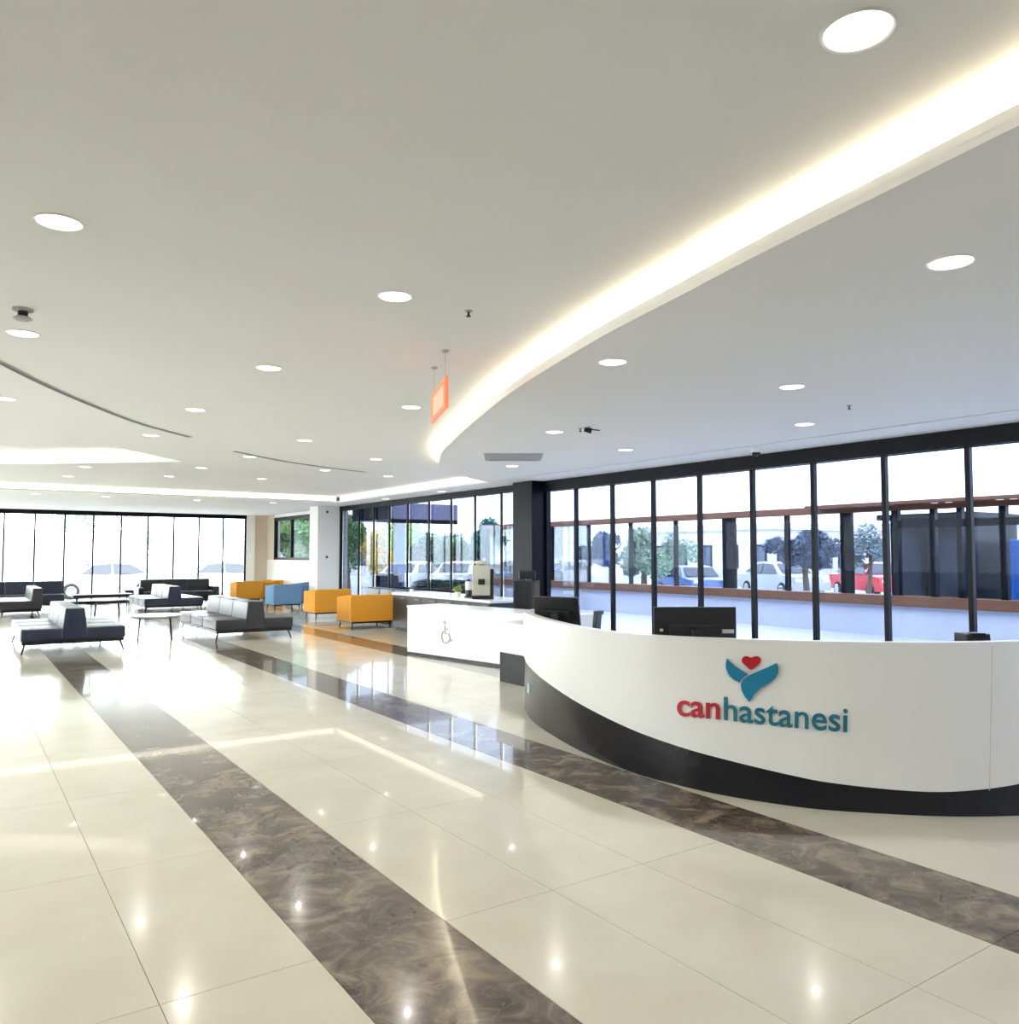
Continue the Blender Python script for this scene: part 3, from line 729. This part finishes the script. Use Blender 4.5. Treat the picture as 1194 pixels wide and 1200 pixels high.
def round_table(label, loc, r, h):
    t = thing('coffee_table', label, 'table', loc)
    obj('top', lathe(NB(), [(0, h - 0.035), (r - 0.03, h - 0.035), (r, h - 0.015), (r, h), (0, h)], 40), M['white_top'], t)
    for k in range(4):
        a = math.radians(35 + 90 * k); c, s = math.cos(a), math.sin(a)
        obj('leg', tube(NB(), [(c * r * 0.88, s * r * 0.88, 0), (c * r * 0.78, s * r * 0.78, h - 0.03)], 0.012, 8), M['metal_dark'], t)
    obj('ring', tube(NB(), [(r * 0.8 * math.cos(math.radians(15 * k)), r * 0.8 * math.sin(math.radians(15 * k)), h - 0.045) for k in range(25)], 0.01, 6), M['metal_dark'], t)
round_table('round white coffee table beside charcoal bench sofa', (3.18, 16.6, 0), 0.47, 0.46)
round_table('round white coffee table in front of low black bench', (3.31, 23.4, 0), 0.46, 0.45)
def armchair(label, loc, rz, mat, seatmat, w=1.0, d=0.78, h=0.735):
    t = thing('armchair', label, 'armchair', loc, rz, None)     # rear towards -y, origin at rear left corner
    obj('base_frame', B((0.03, 0.03, 0.13), (w - 0.03, d - 0.03, 0.165), 0.006, 1), M['metal_dark'], t)
    obj('backrest', B((0.0, 0.0, 0.165), (w, 0.15, h), 0.018, 2), mat, t)
    for x in (0.0, w - 0.14):
        bm = B((x, 0.15, 0.165), (x + 0.14, d, h), 0.018, 2)
        for v in bm.verts:
            if v.co.z > 0.4: v.co.z -= 0.10 * (v.co.y - 0.15)
        obj('arm', bm, mat, t)
    obj('seat', B((0.145, 0.155, 0.165), (w - 0.145, d + 0.01, 0.42), 0.03, 3), seatmat, t, True)
    for x, dx in ((0.07, -0.02), (w - 0.07, 0.02)):
        for y, dy in ((0.07, -0.02), (d - 0.07, 0.02)): obj('leg', splay_leg(x, y, dx, dy, 0.135), M['metal_dark'], t)
    return t
armchair('yellow box armchair next to the low white counter', (6.98, 16.2, 0), 0, M['yellow'], M['orange'])
armchair('yellow box armchair between another yellow one and blue armchair', (7.36, 19.3, 0), 0, M['yellow'], M['orange'], 0.95)
armchair('blue box armchair with its rear to the yellow armchairs', (7.58, 23.1, 0), 0, M['bluefab'], M['navy'], 0.85)
armchair('blue box armchair against white wall behind the column', (9.44, 24.0, 0), math.radians(90), M['bluefab'], M['navy'], 1.0, 0.72)
armchair('yellow box armchair in front of the beige wall pier', (7.55, 26.7, 0), 0, M['yellow'], M['orange'], 0.8)
armchair('yellow box armchair against white wall under the high window', (9.24, 27.1, 0), math.radians(90), M['yellow'], M['orange'], 1.0, 0.72)

# ================================================================== ceiling fittings
lamp_d = bpy.data.lights.new('downlight_lamp', 'SPOT'); lamp_d.spot_size = math.radians(150); lamp_d.spot_blend = 0.6; lamp_d.shadow_soft_size = 0.025; lamp_d.energy = DOWNLIGHT_W; lamp_d.color = (1.0, 0.94, 0.86)
lamp_dim = lamp_d.copy(); lamp_dim.energy = DOWNLIGHT_DIM_W
lamp_desk = lamp_d.copy(); lamp_desk.energy = DOWNLIGHT_DIM_W * 0.8
def make_downlight():
    t = thing('downlight', '', 'downlight', (0, 0, 0))
    obj('trim_ring', lathe(NB(), [(0.096, -0.002), (0.106, -0.008), (0.112, 0.0), (0.096, 0.0)], 28), M['white_metal'], t, True)
    obj('lens', lathe(NB(), [(0.097, -0.001), (0.097, -0.005), (0, -0.005)], 28), M['lens'], t)
    l = bpy.data.objects.new('lamp', lamp_d); COL.objects.link(l); l.parent = t; l.location = (0, 0, -0.035)
    return t
proto = make_downlight(); first = True
main_px = [(1005, 36), (69, 260), (463, 347), (315, 431), (229, 480), (357, 516), (482, 477), (441, 538), (177, 510), (293, 535), (381, 551), (236, 548), (307, 561), (100, 547), (80, 558), (198, 558), (5, 467), (455, 558)]
spots = [(atz(px, py, ZC), 'm') for px, py in main_px]
spots += [(Vector((0.36, 6.77, ZC)), 'm'), (Vector((0.37, 2.0, ZC)), 'm'), (Vector((0.37, -0.6, ZC)), 'm'), (Vector((2.2, -1.2, ZC)), 'm'), (Vector((-1.5, 2.0, ZC)), 'm'), (Vector((-1.5, 4.4, ZC)), 'm'), (Vector((-1.5, 6.8, ZC)), 'm'), (Vector((-3.3, 4.4, ZC)), 'm'), (Vector((-3.3, 6.8, ZC)), 'm'), (Vector((-1.5, -0.6, ZC)), 'm')]
spots += [(atz(px, py, ZD), 'd') for px, py in [(1114, 307), (718, 424), (928, 453), (943, 497), (650, 506), (733, 527), (600, 546)]]
spots += [(Vector((5.75, 1.9, ZD)), 'd'), (Vector((7.6, 2.6, ZD)), 'd'), (Vector((4.0, -0.4, ZD)), 'd'), (Vector((5.8, -0.6, ZD)), 'd')]
spots += [(atz(42, 579, ZD), 's'), (atz(124, 582, ZD), 's'), (Vector((5.2, 22.1, ZD)), 's'), (Vector((7.2, 22.1, ZD)), 's')]
spots += [(Vector((9.06, 16.0, ZD)), 'w'), (Vector((9.06, 18.9, ZD)), 'w')]
LBL = dict(m='round glowing recessed downlight in the main ceiling', d='round glowing recessed downlight in the lowered ceiling over desk', s='round glowing recessed downlight in soffit before the back windows', w='round glowing recessed downlight in soffit above coffee corner windows')
GRP = dict(m='downlights in the main ceiling', d='downlights in the lowered ceiling', s='downlights in the back soffit', w='downlights in the window soffit')
OWN = {(25, 392): 'round glowing recessed downlight beside the small ceiling sensor', (482, 477): 'round glowing recessed downlight beside the orange hanging sign',
       (1005, 36): 'round glowing recessed downlight near the start of curved lit edge', (293, 535): 'round glowing recessed downlight beside the short slot diffuser',
       (177, 510): 'round glowing recessed downlight beside the end of long slot diffuser', (650, 506): 'round glowing recessed downlight beside the small dark spotlight',
       (600, 546): 'round glowing recessed downlight behind the grey air diffuser'}
for p, k in spots:
    o = proto if first else copy_tree(proto); first = False
    o.location = p
    for c in o.children:
        if c.type == 'LIGHT': c.data = lamp_desk if k == 'd' else lamp_dim if p.y < 9 else lamp_d
    o['label'] = LBL[k]; o['group'] = GRP[k]
    for (px, py), lab in OWN.items():
        if (atz(px, py, p.z) - p).length < 0.25: o['label'] = lab
# curved slot diffusers
sp = cat_curve([(-0.62, 6.0), (-0.19, 6.88), (0.26, 7.82), (0.71, 8.75), (1.28, 9.76), (1.88, 10.68), (2.62, 11.5)], 8); sp = [Vector((p.x, p.y)) for p in sp]
sp2 = cat_curve([(3.55, 12.7), (4.6, 13.55), (5.6, 14.1), (6.55, 14.5)], 8); sp2 = [Vector((p.x, p.y)) for p in sp2]
for pts, lab in ((sp, 'long curved dark slot diffuser sweeping towards the lens-shaped recess'), (sp2, 'short curved dark slot diffuser near the window soffit')):
    t = tag(obj('slot_diffuser', ribbon(NB(), pts, ZC - 0.004, ZC, offset_poly(pts, 0.065)), M['slot']), lab, 'air vent')
    for o_ in (0.0, 0.052): obj('slot_frame', ribbon(NB(), offset_poly(pts, o_), ZC - 0.008, ZC, offset_poly(pts, o_ + 0.012)), M['vent'], t)
# square air diffuser in the lowered ceiling
av = thing('air_diffuser', 'flat grey square air diffuser in the lowered ceiling', 'air vent', (6.70, 9.72, ZD), math.radians(-34))
obj('frame', B((-0.42, -0.42, -0.012), (0.42, 0.42, 0.0), 0.004, 1), M['vent'], av)
for k in range(5):
    a = 0.36 - 0.07 * k; bm = NB()
    for s in (-1, 1): box(bm, (-a, s * a - 0.012, -0.022), (a, s * a + 0.012, -0.012)); box(bm, (s * a - 0.012, -a, -0.022), (s * a + 0.012, a, -0.012))
    obj('louvre', bm, M['vent'], av)
def sprinkler(label, p):
    t = thing('sprinkler', label, 'sprinkler', p)
    obj('rosette', lathe(NB(), [(0, 0), (0.026, 0), (0.02, -0.008), (0, -0.01)], 18), M['vent'], t)
    obj('nozzle', tube(NB(), [(0, 0, -0.008), (0, 0, -0.035)], 0.007, 8), M['metal_dark'], t)
    obj('deflector', lathe(NB(), [(0, -0.035), (0.016, -0.035), (0.016, -0.04), (0, -0.04)], 12), M['metal_dark'], t)
sprinkler('small dark sprinkler head in the main ceiling near the orange sign', atz(549, 364, ZC))
sprinkler('small dark sprinkler head in lowered ceiling above the desk end', atz(995, 475, ZD))
sp3 = atz(680, 502, ZD)
sprinkler('small dark sprinkler head in lowered ceiling beside air diffuser', sp3)
tk = thing('spotlight', 'small dark adjustable spotlight with arm on lowered ceiling', 'spotlight', atz(690, 500, ZD), math.radians(-40))
obj('arm', tube(NB(), [(0, 0, 0), (0, 0, -0.03), (0.12, 0, -0.045)], 0.007, 6), M['metal_dark'], tk)
obj('head', tube(NB(), [(-0.05, 0, -0.03), (0.03, 0, -0.05)], [0.025, 0.032], 12), M['metal_dark'], tk)
# ceiling sensor and dome camera
sn = thing('ceiling_sensor', 'white ceiling sensor with dark eye beside a downlight', 'sensor', atz(27, 362, ZC))
obj('plate', lathe(NB(), [(0, 0), (0.062, 0), (0.062, -0.012), (0.04, -0.018), (0, -0.018)], 24), M['vent'], sn, True)
obj('eye', lathe(NB(), [(0.03, -0.016), (0.03, -0.04), (0.022, -0.05), (0, -0.053)], 20), M['black_plastic'], sn, True)
obj('collar', lathe(NB(), [(0.0, -0.05), (0.04, -0.052), (0.058, -0.064), (0.04, -0.076), (0, -0.076)], 20), M['vent'], sn, True)
dc = thing('dome_camera', 'small white dome camera with black lens under window soffit', 'camera', (8.86, 7.1, ZD))
obj('housing', lathe(NB(), [(0, 0), (0.075, 0), (0.075, -0.045), (0.06, -0.06), (0, -0.06)], 24), M['white_metal'], dc, True)
obj('dome', lathe(NB(), [(0.055, -0.058), (0.05, -0.085), (0.03, -0.105), (0, -0.112)], 20), M['screen'], dc, True)
# hanging orange sign
anch = atz(515, 421, ZC)
hs = thing('hanging_sign', 'orange-red hanging sign with pale panel suspended on wires below ceiling', 'sign', anch, math.radians(90 - 20.8))
obj('panel', B((-0.40, -0.012, -0.47), (0.40, 0.012, -0.22), 0.004, 1), M['sign_red'], hs)
for s in (-1, 1): obj('pale_face', B((-0.30, s * 0.0125 - 0.001, -0.43), (0.26, s * 0.0125 + 0.001, -0.27)), M['sign_pale'], hs)
for x in (-0.3, 0.3): obj('wire', tube(NB(), [(x, 0, -0.22), (x, 0, 0)], 0.0018, 5), M['chrome'], hs)
obj('ceiling_rose', lathe(NB(), [(0, 0), (0.03, 0), (0.022, -0.014), (0, -0.016)], 14, (0.3, 0, 0)), M['vent'], hs)
obj('ceiling_rose', lathe(NB(), [(0, 0), (0.03, 0), (0.022, -0.014), (0, -0.016)], 14, (-0.3, 0, 0)), M['vent'], hs)

# ================================================================== outside
struct('ground', B((-60, -40, -0.30), (110, 130, -0.14)), M['asphalt'], label='pale street paving')
terr = struct('terrace_floor', B((XW + 0.2, -8, -0.14), (15.3, 22.0, -0.01)), M['terrace'], label='pale stone terrace outside the windows')
XT = 15.3
par = struct('wall_terrace', B((XT, -8, -0.14), (XT + 0.2, 24.0, 0.60)), M['parapet'], label='pale parapet of terrace')
sill = struct('rail', B((XT - 0.12, -8, 0.60), (XT + 0.28, 24.0, 0.80), 0.01, 1), M['wood'], par)
ws = sempty('window_6', 'terrace windscreen with brown top beam and dark posts')
struct('top_beam', B((XT - 0.05, -8, 2.47), (XT + 0.22, 24.0, 2.62), 0.008, 1), M['wood'], ws)
struct('eave', B((XT - 0.55, -8, 2.56), (XT - 0.05, 10.6, 2.62)), M['wood'], ws)
for px in (1095, 1112, 1172, 1188):
    p = atz(px, 594, 2.56); struct('eave_light', lathe(NB(), [(0, -0.006), (0.06, -0.006), (0.06, 0.0), (0, 0)], 16, (XT - 0.3, 15.0 * p.y / p.x, 2.56)), M['lens'], ws)
posts = [(13.15, 0.34), (11.5, 0.08), (10.03, 0.24), (8.95, 0.14), (8.2, 0.10), (7.7, 0.10), (6.95, 0.12), (5.6, 0.12), (4.0, 0.12), (14.9, 0.06), (16.6, 0.06), (18.4, 0.06), (20.3, 0.3), (22.2, 0.06), (23.9, 0.12)]
posts.sort()
for y, w in posts: struct('post', B((XT + 0.02, y - w / 2, 0.80), (XT + 0.14, y + w / 2, 2.47)), M['frame'], ws)
for (a, wa), (b_, wb) in zip(posts, posts[1:]): struct('pane', B((XT + 0.07, a + wa / 2, 0.80), (XT + 0.08, b_ - wb / 2, 2.47)), M['glass_clear'], ws)
struct('transom', B((XT, 2.0, 2.12), (XT + 0.13, 8.95, 2.26)), M['frame'], ws)
# dark kiosk behind the windscreen
kx = sempty('kiosk_wall'); kx['label'] = 'dark kiosk behind the terrace windscreen'
kk = thing('kiosk', 'dark kiosk with glazed doors behind terrace windscreen', 'kiosk', (17.2, 8.3, -0.14))
bpy.data.objects.remove(kx)
obj('wall', B((0, 0.2, 0), (2.2, 1.85, 2.5)), M['frame'], kk)
obj('roof', B((-0.2, 0.0, 2.5), (2.4, 2.05, 2.62)), M['frame'], kk)
for k in range(2):
    d_ = obj('door', B((-0.05, 0.28 + k * 0.78, 0.05), (0.0, 0.28 + k * 0.78 + 0.72, 2.2)), M['metal_dark'], kk)
    obj('pane', B((-0.06, 0.36 + k * 0.78, 0.25), (-0.05, 0.28 + k * 0.78 + 0.64, 2.05)), M['carglass'], d_)
bp = thing('blue_container', 'tall blue ribbed container beside the dark kiosk', 'container', (18.0, 5.6, -0.14))
obj('body', B((0, 0, 0.1), (2.0, 2.55, 2.05), 0.02, 1), M['blue_panel'], bp)
for k in range(12): obj('rib', B((-0.03, 0.1 + k * 0.205, 0.15), (0.0, 0.2 + k * 0.205, 1.35)), M['blue_panel'], bp)
obj('skid', B((0.05, 0.05, 0), (1.95, 2.5, 0.1)), M['metal_dark'], bp)
# added canopy; its purple-grey is the hall ceiling's reflection put into colour
cn = thing('canopy', 'added canopy outside the street windows, purple-grey as painted ceiling reflection', 'canopy', (9.75, 20.0, -0.14))
obj('slab', B((0, 0.06, 2.72), (2.05, 2.6, 3.16)), M['reflected_ceil'], cn)
obj('edge_beam', B((0, 0, 2.60), (2.1, 0.06, 2.72)), M['frame'], cn)
obj('fascia', B((0, 0.0, 2.72), (2.1, 0.06, 3.16)), M['reflected_ceil'], cn)
for y in (2.2,): obj('post', B((1.3, y, 0), (1.55, y + 0.25, 2.72)), M['blue_panel'], cn)
# trees
def tree(label, base, h, cr, crz, leaf, bark, seed, n=1500, size=0.16, droop=0.0, trunk_r=0.13, trunk_frac=0.45):
    t = thing('tree', label, 'tree', base)
    rnd = random.Random(seed); bm = NB()
    hz = h - crz
    tube(bm, [(0, 0, 0), (rnd.uniform(-.1, .1), rnd.uniform(-.1, .1), hz * 0.6), (rnd.uniform(-.2, .2), rnd.uniform(-.2, .2), hz + crz * 0.4)], [trunk_r, trunk_r * 0.75, trunk_r * 0.3], 8)
    for k in range(7):
        a = rnd.uniform(0, 6.28); z0 = hz * rnd.uniform(0.55, 0.95)
        tube(bm, [(0, 0, z0), (math.cos(a) * cr * 0.35, math.sin(a) * cr * 0.35, z0 + crz * 0.3), (math.cos(a) * cr * 0.7, math.sin(a) * cr * 0.7, z0 + crz * 0.75)], [trunk_r * 0.5, trunk_r * 0.3, trunk_r * 0.1], 6)
    obj('trunk', bm, bark, t, True)
    obj('foliage', leaf_blob(int(n * 2.6), cr, crz, hz, size * 0.6, seed, droop), leaf, t)['kind'] = 'stuff'
    return t
G1 = leafmat('green_leaf', (0.07, 0.16, 0.05)); G2 = leafmat('dark_leaf', (0.025, 0.07, 0.055)); G3 = leafmat('pale_leaf', (0.22, 0.32, 0.22)); G4 = leafmat('yellow_leaf', (0.60, 0.42, 0.06)); G5 = leafmat('blue_leaf', (0.05, 0.08, 0.14)); G6 = leafmat('teal_leaf', (0.03, 0.16, 0.14)); G7 = leafmat('bright_leaf', (0.30, 0.48, 0.16))
zg = -0.14
tree('dark blue-green round tree beyond the terrace windscreen', at_depth(716, 38, zg), 3.0, 1.3, 1.1, G5, M['trunk'], 11)
tree('pale green weeping tree beyond the terrace windscreen', at_depth(755, 27, zg), 2.75, 1.2, 1.05, G3, M['trunk'], 12, 1800, 0.14, 0.35)
tree('pale grey-green weeping tree beside the thick dark post', at_depth(792, 40, zg), 3.1, 1.2, 1.3, G3, M['palebark'], 13, 1100, 0.14, 0.35)
tree('dark spreading tree beyond the windscreen near the red car', at_depth(945, 30, zg), 2.85, 1.7, 0.95, G5, M['trunk'], 14, 1700)
tree('slender grey-leaved tree beside the red car', at_depth(1014, 26, zg), 2.85, 0.75, 0.85, leafmat('grey_leaf', (0.16, 0.22, 0.24)), M['trunk'], 15, 700, 0.12, 0.0, 0.09)
tree('teal round street tree with pale trunk', at_depth(578, 34, zg), 3.3, 1.0, 0.85, G6, M['palebark'], 16, 1200)
tree('yellow autumn tree outside the coffee corner windows', at_depth(440, 44, zg), 3.9, 1.5, 1.9, G4, M['trunk'], 17, 1500)
tree('bright green tree outside by the added canopy', at_depth(409, 33, zg), 4.2, 1.1, 1.7, G1, M['trunk'], 18, 1500)
tree('pale yellow-green tree behind the parked white car', at_depth(472, 48, zg), 4.6, 2.0, 2.0, G7, M['trunk'], 19, 1500)
tree('narrow dark conical cypress behind the parked cars', at_depth(497, 40, zg), 3.0, 0.7, 1.5, G2, M['trunk'], 20, 1300)
tree('broad dark green bushy tree behind parked cars', at_depth(524, 44, zg), 2.9, 1.9, 1.15, G1, M['trunk'], 21, 1800)
tree('dark low bushy tree behind teal street tree', at_depth(566, 52, zg), 2.6, 1.5, 1.1, G2, M['trunk'], 22, 1500)
tree('blue-green low tree near the far white building', at_depth(690, 50, zg), 2.8, 1.4, 1.0, G6, M['trunk'], 23, 1200)
tree('leafy green tree right outside the high window', Vector((12.2, 34.2, zg)), 4.4, 1.8, 1.7, G7, M['trunk'], 24, 2600, 0.2)
tree('green tree behind the one at high window', Vector((14.6, 39.0, zg)), 4.8, 2.3, 1.9, G1, M['trunk'], 25, 2600, 0.2)
tree('pale green street tree beyond the back windows', Vector((4.3, 39.0, zg)), 4.6, 1.3, 1.4, leafmat('mint_leaf', (0.40, 0.62, 0.46)), M['palebark'], 26, 700)  # leaves and bark of the trees back here are paled to paint in glare
tree('slender bare-looking tree beyond the back windows', Vector((6.1, 42.0, zg)), 4.8, 1.6, 1.4, leafmat('mint_leaf2', (0.50, 0.66, 0.56)), M['palebark'], 27, 160)
tree('bushy pale tree beyond back windows near parked cars', Vector((8.6, 46.0, zg)), 3.6, 1.4, 1.1, leafmat('mint_leaf3', (0.46, 0.60, 0.50)), M['palebark'], 28, 500)
# cars
def car(label, loc, rz, mat, h=1.45):
    t = thing('car', label, 'car', loc, rz)
    k = h / 1.45
    side = [(-2.1, 0.32), (-2.12, 0.62), (-2.0, 0.86), (-1.15, 0.95), (-0.55, 1.38), (0.2, 1.45), (0.95, 1.40), (1.65, 0.98), (2.05, 0.92), (2.12, 0.6), (2.08, 0.32)]
    bm = NB(); rows = []
    for y, f in ((-0.86, 0.0), (-0.82, 1.0), (0.82, 1.0), (0.86, 0.0)):
        rows.append([bm.verts.new((x * (1.0 if f else 0.985), y * (1.0 if z < 0.96 else 0.80), z * k if z < 1.0 or f else z * k * 0.99)) for x, z in side])
    n = len(side)
    for a, b_ in zip(rows, rows[1:]):
        for i in range(n): j = (i + 1) % n; bm.faces.new((a[i], a[j], b_[j], b_[i]))
    for rr in (rows[0], rows[-1]):
        bmesh.ops.triangle_fill(bm, edges=[bm.edges.get((rr[i], rr[(i + 1) % n])) for i in range(n)])
    obj('body', bm, mat, t, True)
    for s in (-1, 1):
        for xs in (((-0.98, 0.98), (-0.50, 1.33), (0.12, 1.38), (0.12, 0.98)), ((0.2, 0.98), (0.2, 1.38), (0.88, 1.34), (1.42, 0.99))):
            b2 = NB(); v = [b2.verts.new((x, s * (0.872 if z < 1.0 else 0.705), z * k)) for x, z in xs]; v2 = [b2.verts.new((x, s * (0.845 if z < 1.0 else 0.68), z * k)) for x, z in xs]
            b2.faces.new(v); b2.faces.new(v2[::-1])
            for i in range(4): b2.faces.new((v[i], v[(i + 1) % 4], v2[(i + 1) % 4], v2[i]))
            obj('side_window', b2, M['carglass'], t)
    for nm, (xa, za), (xb, zb) in (('windscreen', (-1.13, 0.99), (-0.60, 1.37)), ('rear_window', (1.58, 1.04), (1.02, 1.38))):
        b2 = NB(); d = -0.02 if xa < 0 else 0.02
        v = [b2.verts.new((x + d, y, z * k + 0.012)) for x, y, z in ((xa, -0.64, za), (xa, 0.64, za), (xb, 0.60, zb), (xb, -0.60, zb))]
        v2 = [b2.verts.new(q.co - Vector((d * 1.6, 0, 0.02))) for q in v]
        b2.faces.new(v); b2.faces.new(v2[::-1])
        for i in range(4): b2.faces.new((v[i], v[(i + 1) % 4], v2[(i + 1) % 4], v2[i]))
        obj(nm, b2, M['carglass'], t)
    for x in (-1.32, 1.30):
        for s in (-1, 1):
            def ring(r0, w0, y0):
                b2 = lathe(NB(), [(0, -w0), (r0 * 0.85, -w0), (r0, -w0 * 0.6), (r0, w0 * 0.6), (r0 * 0.85, w0), (0, w0)], 20)
                for v in b2.verts: v.co = Vector((x + v.co.x, y0 + v.co.z, 0.32 + v.co.y))
                return b2
            wh = obj('wheel', ring(0.32, 0.11, s * 0.79), M['rubber'], t, True)
            obj('hub', ring(0.19, 0.02, s * 0.895), M['chrome'], wh)
    for x, m_ in ((-2.1, M['white_metal']), (2.1, M['red'])):
        for s in (-1, 1): obj('headlamp' if x < 0 else 'tail_lamp', B((x - 0.03, s * 0.62 - 0.15, 0.64), (x + 0.05, s * 0.62 + 0.15, 0.78), 0.02, 1), m_, t)
    return t
pw, pb, pk, pr, ps = paint('car_white', (0.75, 0.76, 0.78)), paint('car_blue', (0.05, 0.10, 0.28)), paint('car_black', (0.012, 0.014, 0.022)), paint('car_red', (0.62, 0.01, 0.02)), paint('car_silver', (0.45, 0.47, 0.50))
car('white parked car in front of pale yellow-green tree', at_depth(480, 36, zg), math.radians(38), pw)
car('silver parked car in front of dark bushy tree', at_depth(540, 36, zg), math.radians(42), ps)
pb_ = thing('planter', 'long low black planter with dark hedge outside the coffee corner windows', 'planter', at_depth(465, 27, zg), math.radians(-33.5))
obj('trough', B((0, 0, 0), (2.75, 0.55, 0.62), 0.015, 1), M['black_plastic'], pb_)
hb_ = leaf_blob(1500, 0.5, 0.5, 0.0, 0.06, 41)
for v in hb_.verts: v.co = Vector((1.37 + v.co.x * 2.7, 0.27 + v.co.y * 0.55, 0.66 + v.co.z * 0.62))
obj('hedge', hb_, G2, pb_)['kind'] = 'stuff'
car('dark blue car parked near the teal street tree', at_depth(606, 40, zg), math.radians(30), pb)
car('red car beyond the terrace windscreen', at_depth(1022, 33, zg), math.radians(60), pr)
car('silver-blue car beyond the windscreen under dark spreading tree', at_depth(915, 34, zg), math.radians(70), ps)
car('dark blue car beyond the windscreen beside thick dark post', at_depth(810, 33, zg), math.radians(65), pb, 1.3)
car('white car beyond windscreen near far white building', at_depth(672, 42, zg), math.radians(60), pw)
car('glare-whitened car parked beyond the back windows behind low bench', Vector((5.0, 36.5, zg)), math.radians(4), pw)  # light car colours out here carry the glare of the back windows
car('glare-paled car parked beyond the back windows behind black sofa', Vector((9.6, 37.0, zg)), math.radians(-4), paint('car_glare', (0.7, 0.72, 0.75)))
# outdoor armchair by the window
oa = thing('outdoor_armchair', 'navy high-back armchair outside the street windows under added canopy', 'armchair', (10.15, 21.0, zg))
obj('seat', B((0, 0, 0.2), (0.8, 0.8, 0.55), 0.06, 3), M['navy'], oa, True)
obj('backrest', B((0, 0.62, 0.3), (0.8, 0.85, 1.2), 0.08, 3), M['navy'], oa, True)
for x in (0.0, 0.66): obj('arm', B((x, 0.0, 0.3), (x + 0.14, 0.75, 0.8), 0.05, 3), M['navy'], oa, True)
for x in (0.08, 0.72):
    for y in (0.08, 0.76): obj('leg', tube(NB(), [(x, y, 0), (x, y, 0.24)], 0.02, 8), M['metal_dark'], oa)
# far buildings
def building(label, loc, sx, sy, sz, faces, nx, nz, mat, wm=None):
    wm = wm or (M['frame'], M['bwin'])
    t = thing('building', label, 'building', loc)
    obj('wall', B((0, 0, 0), (sx, sy, sz)), mat, t)
    obj('parapet', B((-0.2, -0.2, sz), (sx + 0.2, sy + 0.2, sz + 0.4)), mat, t)
    for f in faces:
        L_ = sy if f == 'x' else sx
        for i in range(nx):
            for k in range(nz):
                u = L_ * (i + 0.5) / nx; z = 0.8 + k * 3.0
                w_ = L_ / nx * 0.28
                if f == 'x': a = obj('window', B((-0.06, u - w_, z), (0.0, u + w_, z + 1.6)), wm[0], t); obj('pane', B((-0.08, u - w_ + 0.1, z + 0.1), (-0.06, u + w_ - 0.1, z + 1.5)), wm[1], a)
                else: a = obj('window', B((u - w_, -0.06, z), (u + w_, 0.0, z + 1.6)), wm[0], t); obj('pane', B((u - w_ + 0.1, -0.08, z + 0.1), (u + w_ - 0.1, -0.06, z + 1.5)), wm[1], a)
    return t
building('low white building far beyond the terrace windscreen', (44, 34, zg), 10, 14, 3.4, ('x', 'y'), 6, 1, M['building'])
building('low pale building behind red car beyond the windscreen', (46, 12, zg), 10, 17, 3.2, ('x', 'y'), 8, 1, M['building'])
building('low pale building across the street behind parked cars', (22, 66, zg), 20, 10, 3.4, ('x', 'y'), 7, 1, M['building'])
building('added building paled by painted glare across the street beyond the back windows', (-6, 62, zg), 20, 10, 3.0, ('y',), 7, 1, principled('building_glare', (0.8, 0.8, 0.78), 0.9, noise=(0.3, 0.03)), (M['white_metal'], principled('glare_pane', (0.55, 0.57, 0.6), 0.6)))  # added for brightness; glare is put into the pale walls and panes
